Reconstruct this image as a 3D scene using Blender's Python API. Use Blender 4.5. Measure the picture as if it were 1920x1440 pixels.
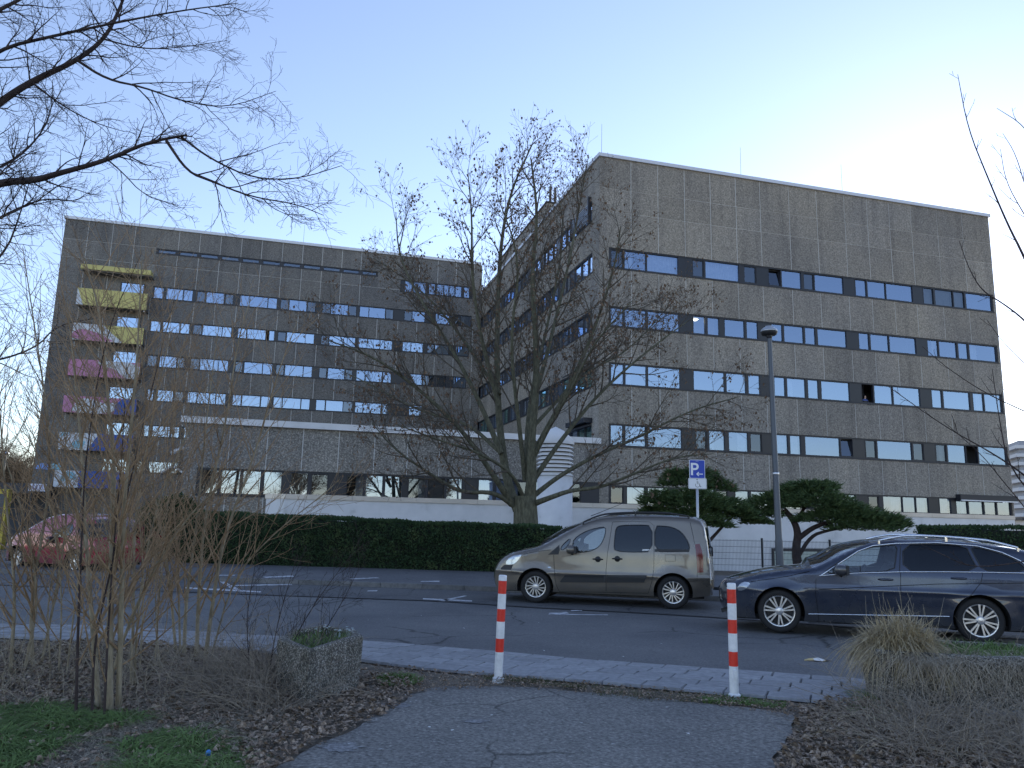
import bpy, bmesh, math, random
from mathutils import Vector, Matrix, noise as mnoise
from mathutils.geometry import delaunay_2d_cdt
R_ = math.radians
scene = bpy.context.scene
for o in list(bpy.data.objects): bpy.data.objects.remove(o)
COL = scene.collection
# ------------------------------------------------------------------ camera
FPX = 1440.0; PITCH = R_(10.03); ROLL = R_(1.34); CAMH = 1.65
_cp, _sp = math.cos(PITCH), math.sin(PITCH)
FWD = Vector((0, _cp, _sp)); _up = Vector((0, -_sp, _cp)); _rt = Vector((1, 0, 0))
CR = math.cos(ROLL)*_rt + math.sin(ROLL)*_up
CU = -math.sin(ROLL)*_rt + math.cos(ROLL)*_up
CAM = Vector((0, 0, CAMH))
cam = bpy.data.objects.new('camera', bpy.data.cameras.new('camera')); COL.objects.link(cam)
cam.data.sensor_width = 36; cam.data.lens = 36*FPX/1920; cam.data.clip_end = 6000; cam.data.clip_start = .05
cam.matrix_world = Matrix.Translation(CAM) @ Matrix((CR, CU, -FWD)).transposed().to_4x4()
scene.camera = cam
scene.render.resolution_x, scene.render.resolution_y = 1024, 768
# ------------------------------------------------------------------ sky, sun, exposure
SUN_AZ, SUN_EL = R_(31.5), R_(17.0)          # azimuth measured from +Y towards +X
w = bpy.data.worlds.new('World'); scene.world = w; w.use_nodes = True
nt = w.node_tree; bg = nt.nodes['Background']
sky = nt.nodes.new('ShaderNodeTexSky'); sky.sky_type = 'NISHITA'; sky.sun_disc = False
sky.sun_elevation = SUN_EL; sky.sun_rotation = SUN_AZ
sky.air_density = 1.0; sky.dust_density = .10; sky.ozone_density = 3.0; sky.altitude = 60
hsv = nt.nodes.new('ShaderNodeHueSaturation'); hsv.inputs['Saturation'].default_value = .88
wb_ = nt.nodes.new('ShaderNodeMix'); wb_.data_type = 'RGBA'; wb_.blend_type = 'MULTIPLY'; wb_.inputs[0].default_value = 1; wb_.inputs[7].default_value = (1.06, .965, .985, 1)   # camera white balance
nt.links.new(sky.outputs[0], hsv.inputs['Color']); nt.links.new(hsv.outputs[0], wb_.inputs[6]); nt.links.new(wb_.outputs[2], bg.inputs[0]); bg.inputs[1].default_value = 0.085
sun = bpy.data.objects.new('sun', bpy.data.lights.new('sun', 'SUN')); COL.objects.link(sun)
sun.data.energy = 2.6; sun.data.angle = R_(.53); sun.data.color = (1, .9, .76)
sd = Vector((math.sin(SUN_AZ)*math.cos(SUN_EL), math.cos(SUN_AZ)*math.cos(SUN_EL), math.sin(SUN_EL)))
sun.rotation_euler = sd.to_track_quat('Z', 'Y').to_euler(); sun.location = (60, 60, 60)
vs = scene.view_settings; vs.view_transform = 'Standard'; vs.look = 'None'; vs.exposure = 1.90; vs.gamma = 1
vs.use_curve_mapping = False
# ------------------------------------------------------------------ pixel helpers (photograph pixels, 1920 x 1440)
def ray(x, y): return (x-960)/FPX*CR + (720-y)/FPX*CU + FWD
def sstep(a, b, t):
    t = max(0, min(1, (t-a)/(b-a))); return t*t*(3-2*t)
def zg(x, y):
    z = .10*max(0, min(1, (12.6-y)/3.6))
    if y > 28.5: z -= 1.25*sstep(28.5, 36, y)
    return z
def G(px, py, dz=0):
    d = ray(px, py); z = 0
    for _ in range(10):
        t = (z+dz-CAMH)/d.z; P = CAM + d*t; z = zg(P.x, P.y)
    return Vector((P.x, P.y, z+dz))
def D(px, py, Y):
    d = ray(px, py); return CAM + d*(Y/d.y)
def onplane(px, py, P0, n):
    d = ray(px, py); return CAM + d*((P0-CAM).dot(n)/d.dot(n))
# ------------------------------------------------------------------ object helpers
def tag(o, label=None, cat=None, group=None, kind=None):
    if label: o['label'] = label
    if cat: o['category'] = cat
    if group: o['group'] = group
    if kind: o['kind'] = kind
    return o
def thing(name, label, cat, loc=(0, 0, 0), rotz=0, group=None):
    o = bpy.data.objects.new(name, None); COL.objects.link(o); o.empty_display_size = .2
    o.location = loc; o.rotation_euler = (0, 0, rotz)
    return tag(o, label, cat, group)
class MB:
    def __init__(s): s.v = []; s.f = []; s.m = []; s.cur = 0
    def add(s, vs, fs):
        b = len(s.v); s.v.extend([tuple(p) for p in vs])
        for f in fs: s.f.append(tuple(i+b for i in f)); s.m.append(s.cur)
        return s
    def box(s, x0, x1, y0, y1, z0, z1):
        if x0 > x1: x0, x1 = x1, x0
        if y0 > y1: y0, y1 = y1, y0
        return s.add([(x0,y0,z0),(x1,y0,z0),(x1,y1,z0),(x0,y1,z0),(x0,y0,z1),(x1,y0,z1),(x1,y1,z1),(x0,y1,z1)],
                     [(3,2,1,0),(4,5,6,7),(0,1,5,4),(1,2,6,5),(2,3,7,6),(3,0,4,7)])
    def tube(s, pts, rad, n=6, cap=False):
        pts = [Vector(p) for p in pts]; k = len(pts)
        if not hasattr(rad, '__len__'): rad = [rad]*k
        b = len(s.v); t0 = (pts[1]-pts[0]).normalized()
        a = t0.orthogonal().normalized()
        for i, p in enumerate(pts):
            t = (pts[min(i+1, k-1)]-pts[max(i-1, 0)])
            t = t.normalized() if t.length > 1e-9 else t0
            a = (a - t*a.dot(t))
            a = a.normalized() if a.length > 1e-6 else t.orthogonal().normalized()
            c = t.cross(a)
            for j in range(n):
                th = 2*math.pi*j/n; q = p + (a*math.cos(th)+c*math.sin(th))*rad[i]
                s.v.append((q.x, q.y, q.z))
        for i in range(k-1):
            for j in range(n):
                j2 = (j+1) % n
                s.f.append((b+i*n+j, b+i*n+j2, b+(i+1)*n+j2, b+(i+1)*n+j)); s.m.append(s.cur)
        if cap:
            s.f.append(tuple(b+j for j in range(n))[::-1]); s.m.append(s.cur)
            s.f.append(tuple(b+(k-1)*n+j for j in range(n))); s.m.append(s.cur)
        return s
    def lathe(s, prof, n=24, c=(0,0,0), axis='z', ang=(0, 2*math.pi)):
        b = len(s.v); full = abs(ang[1]-ang[0]-2*math.pi) < 1e-6; m = n if full else n+1
        for (r, h) in prof:
            for j in range(m):
                th = ang[0]+(ang[1]-ang[0])*j/n; x, y = r*math.cos(th), r*math.sin(th)
                p = (x, y, h) if axis == 'z' else ((x, h, y) if axis == 'y' else (h, x, y))
                s.v.append((p[0]+c[0], p[1]+c[1], p[2]+c[2]))
        for i in range(len(prof)-1):
            for j in range(n):
                j2 = (j+1) % m
                s.f.append((b+i*m+j, b+i*m+j2, b+(i+1)*m+j2, b+(i+1)*m+j)); s.m.append(s.cur)
        return s
    def prism(s, poly, h0, h1, fn):
        """poly: 2D points; fn(a,b,h)->xyz; extruded between h0 and h1"""
        n = len(poly); vs = [fn(a, b, h0) for a, b in poly]+[fn(a, b, h1) for a, b in poly]
        fs = [tuple(range(n))[::-1], tuple(range(n, 2*n))]+[(i, (i+1) % n, n+(i+1) % n, n+i) for i in range(n)]
        return s.add(vs, fs)
    def build(s, name, mat, parent=None, smooth=False, kind=None, recalc=False, origin=None):
        me = bpy.data.meshes.new(name)
        vv = s.v
        if origin is not None: vv = [(x-origin[0], y-origin[1], z-origin[2]) for x, y, z in vv]
        me.from_pydata(vv, [], s.f)
        mats = mat if isinstance(mat, (list, tuple)) else [mat]
        for m in mats: me.materials.append(m)
        if len(mats) > 1: me.polygons.foreach_set('material_index', s.m)
        if recalc:
            bm = bmesh.new(); bm.from_mesh(me); bmesh.ops.recalc_face_normals(bm, faces=bm.faces); bm.to_mesh(me); bm.free()
        if smooth: me.polygons.foreach_set('use_smooth', [True]*len(s.f))
        me.update()
        o = bpy.data.objects.new(name, me); COL.objects.link(o)
        if origin is not None: o.location = origin
        if parent is not None: o.parent = parent
        if kind: o['kind'] = kind
        return o
def copy_tree(o, parent=None):
    c = o.copy(); COL.objects.link(c); c.parent = parent
    for ch in list(o.children): copy_tree(ch, c)
    return c
def pip(x, y, poly):
    r = False; j = len(poly)-1
    for i in range(len(poly)):
        xi, yi = poly[i]; xj, yj = poly[j]
        if (yi > y) != (yj > y) and x < (xj-xi)*(y-yi)/(yj-yi)+xi: r = not r
        j = i
    return r
def chaikin(poly, n=2, closed=True):
    for _ in range(n):
        q = []
        k = len(poly)
        rng = range(k) if closed else range(k-1)
        if not closed: q.append(poly[0])
        for i in rng:
            a, b = poly[i], poly[(i+1) % k]
            q.append((a[0]*.75+b[0]*.25, a[1]*.75+b[1]*.25)); q.append((a[0]*.25+b[0]*.75, a[1]*.25+b[1]*.75))
        if not closed: q.append(poly[-1])
        poly = q
    return poly
def cdt_fill(outer, holes, step):
    """triangulate a 2D polygon with holes and interior grid points -> (points, tris)"""
    pts = []; edges = []
    for loop in [outer]+holes:
        b = len(pts); pts += [Vector(p) for p in loop]
        edges += [(b+i, b+(i+1) % len(loop)) for i in range(len(loop))]
    xs = [p[0] for p in outer]; ys = [p[1] for p in outer]
    if step:
        x = min(xs)+step*.5
        while x < max(xs):
            y = min(ys)+step*.5
            while y < max(ys):
                if pip(x, y, outer) and not any(pip(x, y, h) for h in holes): pts.append(Vector((x, y)))
                y += step
            x += step
    vo, eo, fo, *_ = delaunay_2d_cdt(pts, edges, [], 0, 1e-5)
    tris = []
    for f in fo:
        cx = sum(vo[i][0] for i in f)/3; cy = sum(vo[i][1] for i in f)/3
        if pip(cx, cy, outer) and not any(pip(cx, cy, h) for h in holes): tris.append(tuple(f))
    return [(p[0], p[1]) for p in vo], tris
def lerp_fn(pts):
    pts = sorted(pts)
    def f(x):
        if x <= pts[0][0]:
            (a, b), (c, d) = pts[0], pts[1]
        elif x >= pts[-1][0]:
            (a, b), (c, d) = pts[-2], pts[-1]
        else:
            for i in range(len(pts)-1):
                if pts[i][0] <= x <= pts[i+1][0]: (a, b), (c, d) = pts[i], pts[i+1]; break
        return b+(d-b)*(x-a)/(c-a)
    return f
# ------------------------------------------------------------------ materials
def newmat(name):
    m = bpy.data.materials.new(name); m.use_nodes = True
    return m, m.node_tree, m.node_tree.nodes['Principled BSDF']
def setp(b, **k):
    for a, v in k.items():
        b.inputs[{'base':'Base Color','rough':'Roughness','metal':'Metallic','spec':'Specular IOR Level','ior':'IOR',
                  'coat':'Coat Weight','coatr':'Coat Roughness','trans':'Transmission Weight','alpha':'Alpha'}[a]].default_value = (*v, 1) if a == 'base' else v
def flat(name, col, rough=.6, **k):
    m, t, b = newmat(name); setp(b, base=col, rough=rough, **k); return m
def nodes_color(t, stops, fac):
    r = t.nodes.new('ShaderNodeValToRGB'); cr = r.color_ramp
    cr.elements[0].position, cr.elements[0].color = stops[0][0], (*stops[0][1], 1)
    cr.elements[1].position, cr.elements[1].color = stops[-1][0], (*stops[-1][1], 1)
    for p, c in stops[1:-1]:
        e = cr.elements.new(p); e.color = (*c, 1)
    t.links.new(fac, r.inputs[0]); return r.outputs[0]
def tex(t, kind, coord, scale, **k):
    n = t.nodes.new('ShaderNodeTex'+kind); t.links.new(coord, n.inputs['Vector']); n.inputs['Scale'].default_value = scale
    for a, v in k.items():
        if a in n.inputs: n.inputs[a].default_value = v
        else: setattr(n, a, v)
    return n
def mathn(t, op, a, b=None):
    n = t.nodes.new('ShaderNodeMath'); n.operation = op
    for i, q in enumerate((a, b)):
        if q is None: continue
        if isinstance(q, (int, float)): n.inputs[i].default_value = q
        else: t.links.new(q, n.inputs[i])
    return n.outputs[0]
def mixc(t, fac, a, b, mode='MIX'):
    n = t.nodes.new('ShaderNodeMix'); n.data_type = 'RGBA'; n.blend_type = mode
    for i, q in ((0, fac), (6, a), (7, b)):
        if isinstance(q, (int, float)): n.inputs[i].default_value = q
        elif isinstance(q, tuple): n.inputs[i].default_value = (*q, 1)
        else: t.links.new(q, n.inputs[i])
    return n.outputs[2]
def coords(t, which='Object'):
    return t.nodes.new('ShaderNodeTexCoord').outputs[which]
def geopos(t): return t.nodes.new('ShaderNodeNewGeometry').outputs['Position']
def bump(t, b, h, strength=.4, dist=.01):
    n = t.nodes.new('ShaderNodeBump'); n.inputs['Strength'].default_value = strength; n.inputs['Distance'].default_value = dist
    t.links.new(h, n.inputs['Height']); t.links.new(n.outputs[0], b.inputs['Normal'])
def noisy(name, stops, scale, rough=.85, detail=5, bmp=.0, bdist=.01, randv=0.0, world=True, **k):
    m, t, b = newmat(name); setp(b, rough=rough, **k)
    c = geopos(t) if world else coords(t)
    n = tex(t, 'Noise', c, scale, Detail=detail, Roughness=.62)
    col = nodes_color(t, stops, n.outputs[0])
    if randv:
        oi = t.nodes.new('ShaderNodeObjectInfo'); h = t.nodes.new('ShaderNodeHueSaturation')
        v = mathn(t, 'MULTIPLY_ADD', oi.outputs['Random'], randv*2); v.node.inputs[2].default_value = 1-randv
        t.links.new(v, h.inputs['Value']); t.links.new(col, h.inputs['Color']); col = h.outputs[0]
    t.links.new(col, b.inputs['Base Color'])
    if bmp: bump(t, b, n.outputs[0], bmp, bdist)
    return m
M = {}
def concrete(name, lo, mid, hi, gscale):
    m, t, b = newmat(name); setp(b, rough=.92, spec=.25)
    c = geopos(t)
    oi = t.nodes.new('ShaderNodeObjectInfo')
    g = tex(t, 'Noise', c, gscale, Detail=3, Roughness=.7)
    v = tex(t, 'Voronoi', c, gscale*1.5)
    col = nodes_color(t, [(.30, lo), (.5, mid), (.70, hi)], g.outputs[0])
    speck = nodes_color(t, [(.0, (1.25, 1.22, 1.16)), (.35, (1, 1, 1)), (1, (.8, .8, .8))], v.outputs['Distance'])
    col = mixc(t, 1.0, col, speck, 'MULTIPLY')
    # weathering: broad patches and vertical rain streaks
    mp = t.nodes.new('ShaderNodeMapping'); mp.inputs['Scale'].default_value = (1.1, 1.1, .10); t.links.new(c, mp.inputs[0])
    st = tex(t, 'Noise', mp.outputs[0], 1.3, Detail=4, Roughness=.6)
    streak = nodes_color(t, [(.36, (.70, .70, .72)), (.52, (1, 1, 1)), (.75, (1.08, 1.07, 1.04))], st.outputs[0])
    col = mixc(t, .55, col, streak, 'MULTIPLY')
    big = tex(t, 'Noise', c, .16, Detail=2)
    bb = nodes_color(t, [(.35, (.82, .84, .88)), (.65, (1.1, 1.08, 1.03))], big.outputs[0])
    col = mixc(t, .7, col, bb, 'MULTIPLY')
    h = t.nodes.new('ShaderNodeHueSaturation'); vv = mathn(t, 'MULTIPLY_ADD', oi.outputs['Random'], .22); vv.node.inputs[2].default_value = .89
    t.links.new(vv, h.inputs['Value']); t.links.new(col, h.inputs['Color'])
    t.links.new(h.outputs[0], b.inputs['Base Color']); bump(t, b, g.outputs[0], .5, .02)
    return m
M['conc'] = concrete('exposed_aggregate', (.16, .147, .128), (.285, .263, .23), (.43, .40, .355), 11)
M['conc_near'] = concrete('exposed_aggregate_annex', (.105, .099, .09), (.22, .208, .19), (.47, .445, .41), 13)
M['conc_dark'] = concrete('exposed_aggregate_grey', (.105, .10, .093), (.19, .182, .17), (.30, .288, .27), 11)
M['joint'] = flat('joint_sealant', (.60, .60, .58), .8)
M['frame'] = flat('anthracite_frame', (.017, .019, .026), .45)
M['infill'] = flat('dark_infill', (.016, .018, .024), .35)
M['cap'] = flat('parapet_metal', (.62, .64, .68), .38, metal=.15)
M['white'] = noisy('white_render', [(.28, (.50, .50, .49)), (.42, (.64, .645, .65)), (.7, (.73, .73, .735))], .9, .85, 8)
M['beigecap'] = noisy('beige_coping', [(.35, (.50, .46, .41)), (.65, (.62, .57, .51))], .5, .35, metal=.25)
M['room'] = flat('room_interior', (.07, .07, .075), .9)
M['curtain'] = noisy('curtain_white', [(.3, (.55, .58, .6)), (.7, (.78, .79, .78))], 3.0, .9)
M['blind'] = noisy('grey_blind', [(.3, (.34, .35, .34)), (.7, (.46, .46, .44))], 2.0, .9)
def glass(name, refl, tint=(.8, .88, 1.0), thru=(.55, .6, .66)):
    m = bpy.data.materials.new(name); m.use_nodes = True; t = m.node_tree; t.nodes.clear()
    out = t.nodes.new('ShaderNodeOutputMaterial'); mx = t.nodes.new('ShaderNodeMixShader')
    tr = t.nodes.new('ShaderNodeBsdfTransparent'); tr.inputs[0].default_value = (*thru, 1)
    gl = t.nodes.new('ShaderNodeBsdfGlossy'); gl.inputs['Color'].default_value = (*tint, 1); gl.inputs['Roughness'].default_value = .015
    fr = t.nodes.new('ShaderNodeFresnel'); fr.inputs[0].default_value = 1.5
    f = mathn(t, 'MULTIPLY_ADD', fr.outputs[0], 1-refl); f.node.inputs[2].default_value = refl
    # very slight waviness of the pane
    n = tex(t, 'Noise', geopos(t), .9, Detail=1); bp = t.nodes.new('ShaderNodeBump'); bp.inputs['Strength'].default_value = .035; bp.inputs['Distance'].default_value = .03
    t.links.new(n.outputs[0], bp.inputs['Height']); t.links.new(bp.outputs[0], gl.inputs['Normal'])
    t.links.new(f, mx.inputs[0]); t.links.new(tr.outputs[0], mx.inputs[1]); t.links.new(gl.outputs[0], mx.inputs[2]); t.links.new(mx.outputs[0], out.inputs[0])
    return m
M['glass'] = glass('window_glass', .36, (.60, .75, 1.0))
M['glass2'] = glass('window_glass_bright', .46, (.64, .79, 1.0))
M['glassd'] = glass('window_glass_dark', .13, (.7, .8, .95), (.4, .44, .48))
M['glassg'] = glass('window_glass_green', .10, (.5, .8, .8), (.35, .5, .48))
def proj(P):
    q = Vector(P)-CAM; z = q.dot(FWD); return 960+FPX*q.dot(CR)/z, 720-FPX*q.dot(CU)/z
# ================================================================== THE SETTING: ground, road, pavements
rng = random.Random(7)
M['soil'] = noisy('soil', [(.3, (.075, .062, .046)), (.5, (.14, .117, .088)), (.7, (.21, .18, .135))], 9, .95, 8, .6, .03)
def asphalt(name, lo, hi, grain, crack=.0, tint=(1, 1, 1), crackscale=.6):
    m, t, b = newmat(name); setp(b, rough=.82, spec=.35)
    c = geopos(t)
    g = tex(t, 'Noise', c, grain, Detail=4, Roughness=.75)
    v = tex(t, 'Voronoi', c, grain*.8)
    col = nodes_color(t, [(.32, lo), (.68, hi)], g.outputs[0])
    sp = nodes_color(t, [(.0, (2.3, 2.3, 2.2)), (.2, (1.1, 1.1, 1.1)), (1, (.72, .72, .72))], v.outputs['Distance'])
    col = mixc(t, .8, col, sp, 'MULTIPLY')
    big = tex(t, 'Noise', c, .55, Detail=5, Roughness=.6)
    bb = nodes_color(t, [(.3, (.72, .73, .76)), (.5, (1, 1, 1)), (.72, (1.22, 1.21, 1.18))], big.outputs[0])
    col = mixc(t, .9, col, bb, 'MULTIPLY')
    if crack:
        w1 = tex(t, 'Noise', c, 1.7, Detail=4)
        dv = t.nodes.new('ShaderNodeVectorMath'); dv.operation = 'MULTIPLY_ADD'
        t.links.new(w1.outputs['Color'], dv.inputs[0]); dv.inputs[1].default_value = (.55, .55, 0); t.links.new(c, dv.inputs[2])
        vc = tex(t, 'Voronoi', dv.outputs[0], crackscale, feature='DISTANCE_TO_EDGE')
        msk = tex(t, 'Noise', c, .35, Detail=2)
        cr = nodes_color(t, [(.0, (0, 0, 0)), (.012*crack, (1, 1, 1))], vc.outputs['Distance'])
        mk = nodes_color(t, [(.45, (1, 1, 1)), (.55, (0, 0, 0))], msk.outputs[0])
        cm = mixc(t, 1.0, cr, mk, 'LIGHTEN')
        col = mixc(t, 1.0, col, mixc(t, .7, (1, 1, 1), cm), 'MULTIPLY')
    t.links.new(col, b.inputs['Base Color']); bump(t, b, g.outputs[0], .5, .008)
    return m
M['road'] = asphalt('road_asphalt', (.112, .112, .112), (.175, .175, .175), 38, 1.0, crackscale=.42)
M['bay'] = asphalt('bay_asphalt', (.085, .085, .086), (.135, .135, .135), 30, 1.2, crackscale=.7)
M['path'] = asphalt('old_path_asphalt', (.085, .082, .075), (.31, .30, .275), 34, 1.6, crackscale=1.1)
M['farpave'] = asphalt('far_pavement', (.10, .10, .105), (.155, .155, .158), 24, .8)
M['slab'] = noisy('paving_slab', [(.3, (.21, .215, .225)), (.7, (.32, .325, .335))], 14, .85, 6, .3, .006, .12)
M['bed'] = flat('sand_joint', (.07, .068, .062), .95)
M['kerb'] = noisy('kerb_stone', [(.3, (.10, .10, .10)), (.7, (.17, .17, .167))], 9, .85, 5, .3, .01, .15)
M['paint'] = noisy('worn_road_paint', [(.38, (.16, .16, .17)), (.5, (.5, .51, .53)), (.7, (.66, .67, .68))], 7, .7, 6)
def sheet(name, fa, fb, x0, x1, nx, ny, dz, mat, kind='structure', parent=None):
    mb = MB()
    for i in range(nx+1):
        x = x0+(x1-x0)*i/nx; a, b = fa(x), fb(x)
        for j in range(ny+1):
            y = a+(b-a)*j/ny; mb.v.append((x, y, zg(x, y)+dz))
    for i in range(nx):
        for j in range(ny):
            k = i*(ny+1)+j; mb.f.append((k, k+ny+1, k+ny+2, k+1)); mb.m.append(0)
    return mb.build(name, mat, parent, True, kind)
def pxline(pts): return lerp_fn([(p.x, p.y) for p in (G(*q) for q in pts)])
fN = pxline([(0, 1172), (217, 1177), (425, 1190), (690, 1205), (860, 1218), (1100, 1240), (1620, 1277), (1920, 1306)])   # road / near pavement
fQ = pxline([(0, 1196), (425, 1218), (680, 1240), (834, 1260), (1100, 1280), (1480, 1313), (1920, 1352)])                  # near pavement / beds
fE = pxline([(0, 1098), (340, 1111), (820, 1128), (920, 1135), (1030, 1142), (1213, 1151), (1360, 1160), (1632, 1180), (1920, 1200)])  # road / parking bays
fK = pxline([(0, 1076), (340, 1089), (820, 1106), (1000, 1113), (1340, 1128), (1560, 1140), (1920, 1158)])                # kerb
fH = pxline([(0, 1051), (400, 1063), (940, 1080), (1345, 1086), (1920, 1100)])                                             # back of far pavement
# ground: one sheet to the horizon
gb = MB()
gx = [-3000, -800, -250, -90, -50, -34]+[-26+i*.8 for i in range(66)]+[34, 50, 90, 250, 800, 3000]
gy = [-300, -60, -20, -6, 0]+[1+i*.5 for i in range(80)]+[44, 52, 70, 110, 250, 800, 3500]
for y in gy:
    for x in gx:
        n = 0
        if -30 < x < 30 and 0 < y < 60: n = .008*mnoise.noise((x*1.3, y*1.3, 0))
        gb.v.append((x, y, zg(x, y)-.014+n))
W_ = len(gx)
for j in range(len(gy)-1):
    for i in range(W_-1):
        k = j*W_+i; gb.f.append((k, k+1, k+W_+1, k+W_)); gb.m.append(0)
gb.build('ground', M['soil'], None, True, 'structure')
road = sheet('road', fN, fE, -26, 26, 90, 8, .004, M['road'])
bay = sheet('parking_bay', fE, fK, -26, 26, 90, 3, .010, M['bay'])
# near pavement: sand bed + single slabs
pave = sheet('near_pavement', fQ, fN, -14, 9, 70, 3, .004, M['bed'])
rows = 5; sl = .36
for r in range(rows):
    x = -11.2+(r % 2)*sl*.5
    while x < 6.2:
        xa, xb = x+.004, x+sl-.004
        ya0 = fQ(xa)+(fN(xa)-fQ(xa))*(r+.035)/rows; yb0 = fQ(xa)+(fN(xa)-fQ(xa))*(r+.965)/rows
        ya1 = fQ(xb)+(fN(xb)-fQ(xb))*(r+.035)/rows; yb1 = fQ(xb)+(fN(xb)-fQ(xb))*(r+.965)/rows
        h = .026+rng.uniform(-.003, .004); sk = .10
        q = [(xa-sk, ya0), (xb-sk, ya1), (xb, yb1), (xa, yb0)]
        mb = MB(); e = .008
        mb.add([(a, b, zg(a, b)) for a, b in q]+[(a+(e if i in (0, 3) else -e), b+(e if i < 2 else -e), zg(a, b)+h+rng.uniform(-.0015, .0015)) for i, (a, b) in enumerate(q)],
               [(4, 5, 6, 7), (0, 1, 5, 4), (1, 2, 6, 5), (2, 3, 7, 6), (3, 0, 4, 7)])
        c = (x, ya0, 0)
        mb.build('paving_slab', M['slab'], pave, origin=c)
        x += sl
# far pavement with kerb stones
far = sheet('far_pavement', lambda x: fK(x)+.14, fH, -26, 26, 90, 3, .115, M['farpave'])
x = -22
while x < 16:
    a, b = x+.006, x+.994; mb = MB()
    ya, yb = fK(a), fK(b)
    mb.add([(a, ya, 0), (b, yb, 0), (b, yb+.15, 0), (a, ya+.15, 0), (a, ya+.012, .118), (b, yb+.012, .118), (b, yb+.15, .122), (a, ya+.15, .122)],
           [(0, 1, 5, 4), (4, 5, 6, 7), (1, 2, 6, 5), (3, 0, 4, 7), (2, 3, 7, 6)])
    mb.build('kerb_stone', M['kerb'], far, origin=(x, ya, 0))
    x += 1.0
# gutter strip between road and bays
sheet('gutter', lambda x: fE(x)-.06, lambda x: fE(x)+.05, -26, 26, 90, 1, .016, flat('gutter_tar', (.03, .03, .032), .8))
# the old asphalt path in front of the camera
PATHPX = [(470, 1500), (520, 1440), (560, 1415), (620, 1388), (662, 1368), (700, 1346), (735, 1330), (772, 1305), (800, 1294), (850, 1288), (935, 1288), (1010, 1292), (1100, 1300), (1250, 1314),
          (1377, 1327), (1440, 1334), (1485, 1342), (1492, 1366), (1468, 1400), (1450, 1440), (1440, 1500)]
pp = [(p.x, p.y) for p in (G(*q) for q in PATHPX)]
pp = [(pp[0][0]-.3, -9)]+pp+[(pp[-1][0]+.3, -9)]
ragged = []
for i in range(len(pp)):
    a, b = pp[i], pp[(i+1) % len(pp)]; n = max(1, int(math.dist(a, b)/.07))
    for k in range(n):
        t = k/n; x, y = a[0]+(b[0]-a[0])*t, a[1]+(b[1]-a[1])*t
        ragged.append((x+.05*mnoise.noise((x*4, y*4, 1)), y+.05*mnoise.noise((x*4, y*4, 7))))
PATH = ragged
pts, tris = cdt_fill(ragged, [], .3)
mb = MB(); mb.add([(x, y, zg(x, y)+.012) for x, y in pts], tris); mb.build('path', M['path'], None, True, 'structure', recalc=True)
# road markings: worn white lines of the parking bays
def paint(pxs, dz=.0145):
    q = [G(*p) for p in pxs]; mb = MB(); mb.add([(p.x, p.y, p.z+dz) for p in q], [tuple(range(len(q)))])
    return mb.build('painted_marking', M['paint'], bay, recalc=True)
paint([(1030, 1150), (1062, 1148), (1067, 1151), (1058, 1154), (1028, 1153)], .008); paint([(1070, 1145.5), (1092, 1145), (1091, 1147), (1071, 1147.5)]); paint([(1062, 1152.2), (1140, 1153.2), (1140, 1154.2), (1060, 1153.6)], .008)
for q in ([(345, 1102), (430, 1106), (490, 1110), (488, 1112), (420, 1109), (345, 1104.5)], [(410, 1090.5), (418, 1090), (450, 1107), (436, 1107)],
          [(440, 1098), (545, 1096), (548, 1098), (440, 1100)], [(793, 1123), (885, 1127), (885, 1129.5), (793, 1125)], [(690, 1108.5), (708, 1108), (706, 1110), (688, 1110)],
          [(820, 1128), (870, 1118), (876, 1118.5), (832, 1128.5)]):
    paint(q)
for q in ([(492, 1081.5), (548, 1079), (552, 1081.5), (500, 1083.5)], [(652, 1085), (706, 1082.5), (712, 1084), (660, 1086.5)], [(790, 1089.5), (824, 1089), (824, 1091), (788, 1091)], [(408, 1077.5), (440, 1078), (440, 1079.5), (408, 1079.5)]):
    p = [G(*k, .12) for k in q]; mb = MB(); mb.add([(a.x, a.y, .1215) for a in p], [(0, 1, 2, 3)]); mb.build('painted_marking', M['paint'], far, recalc=True)
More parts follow.
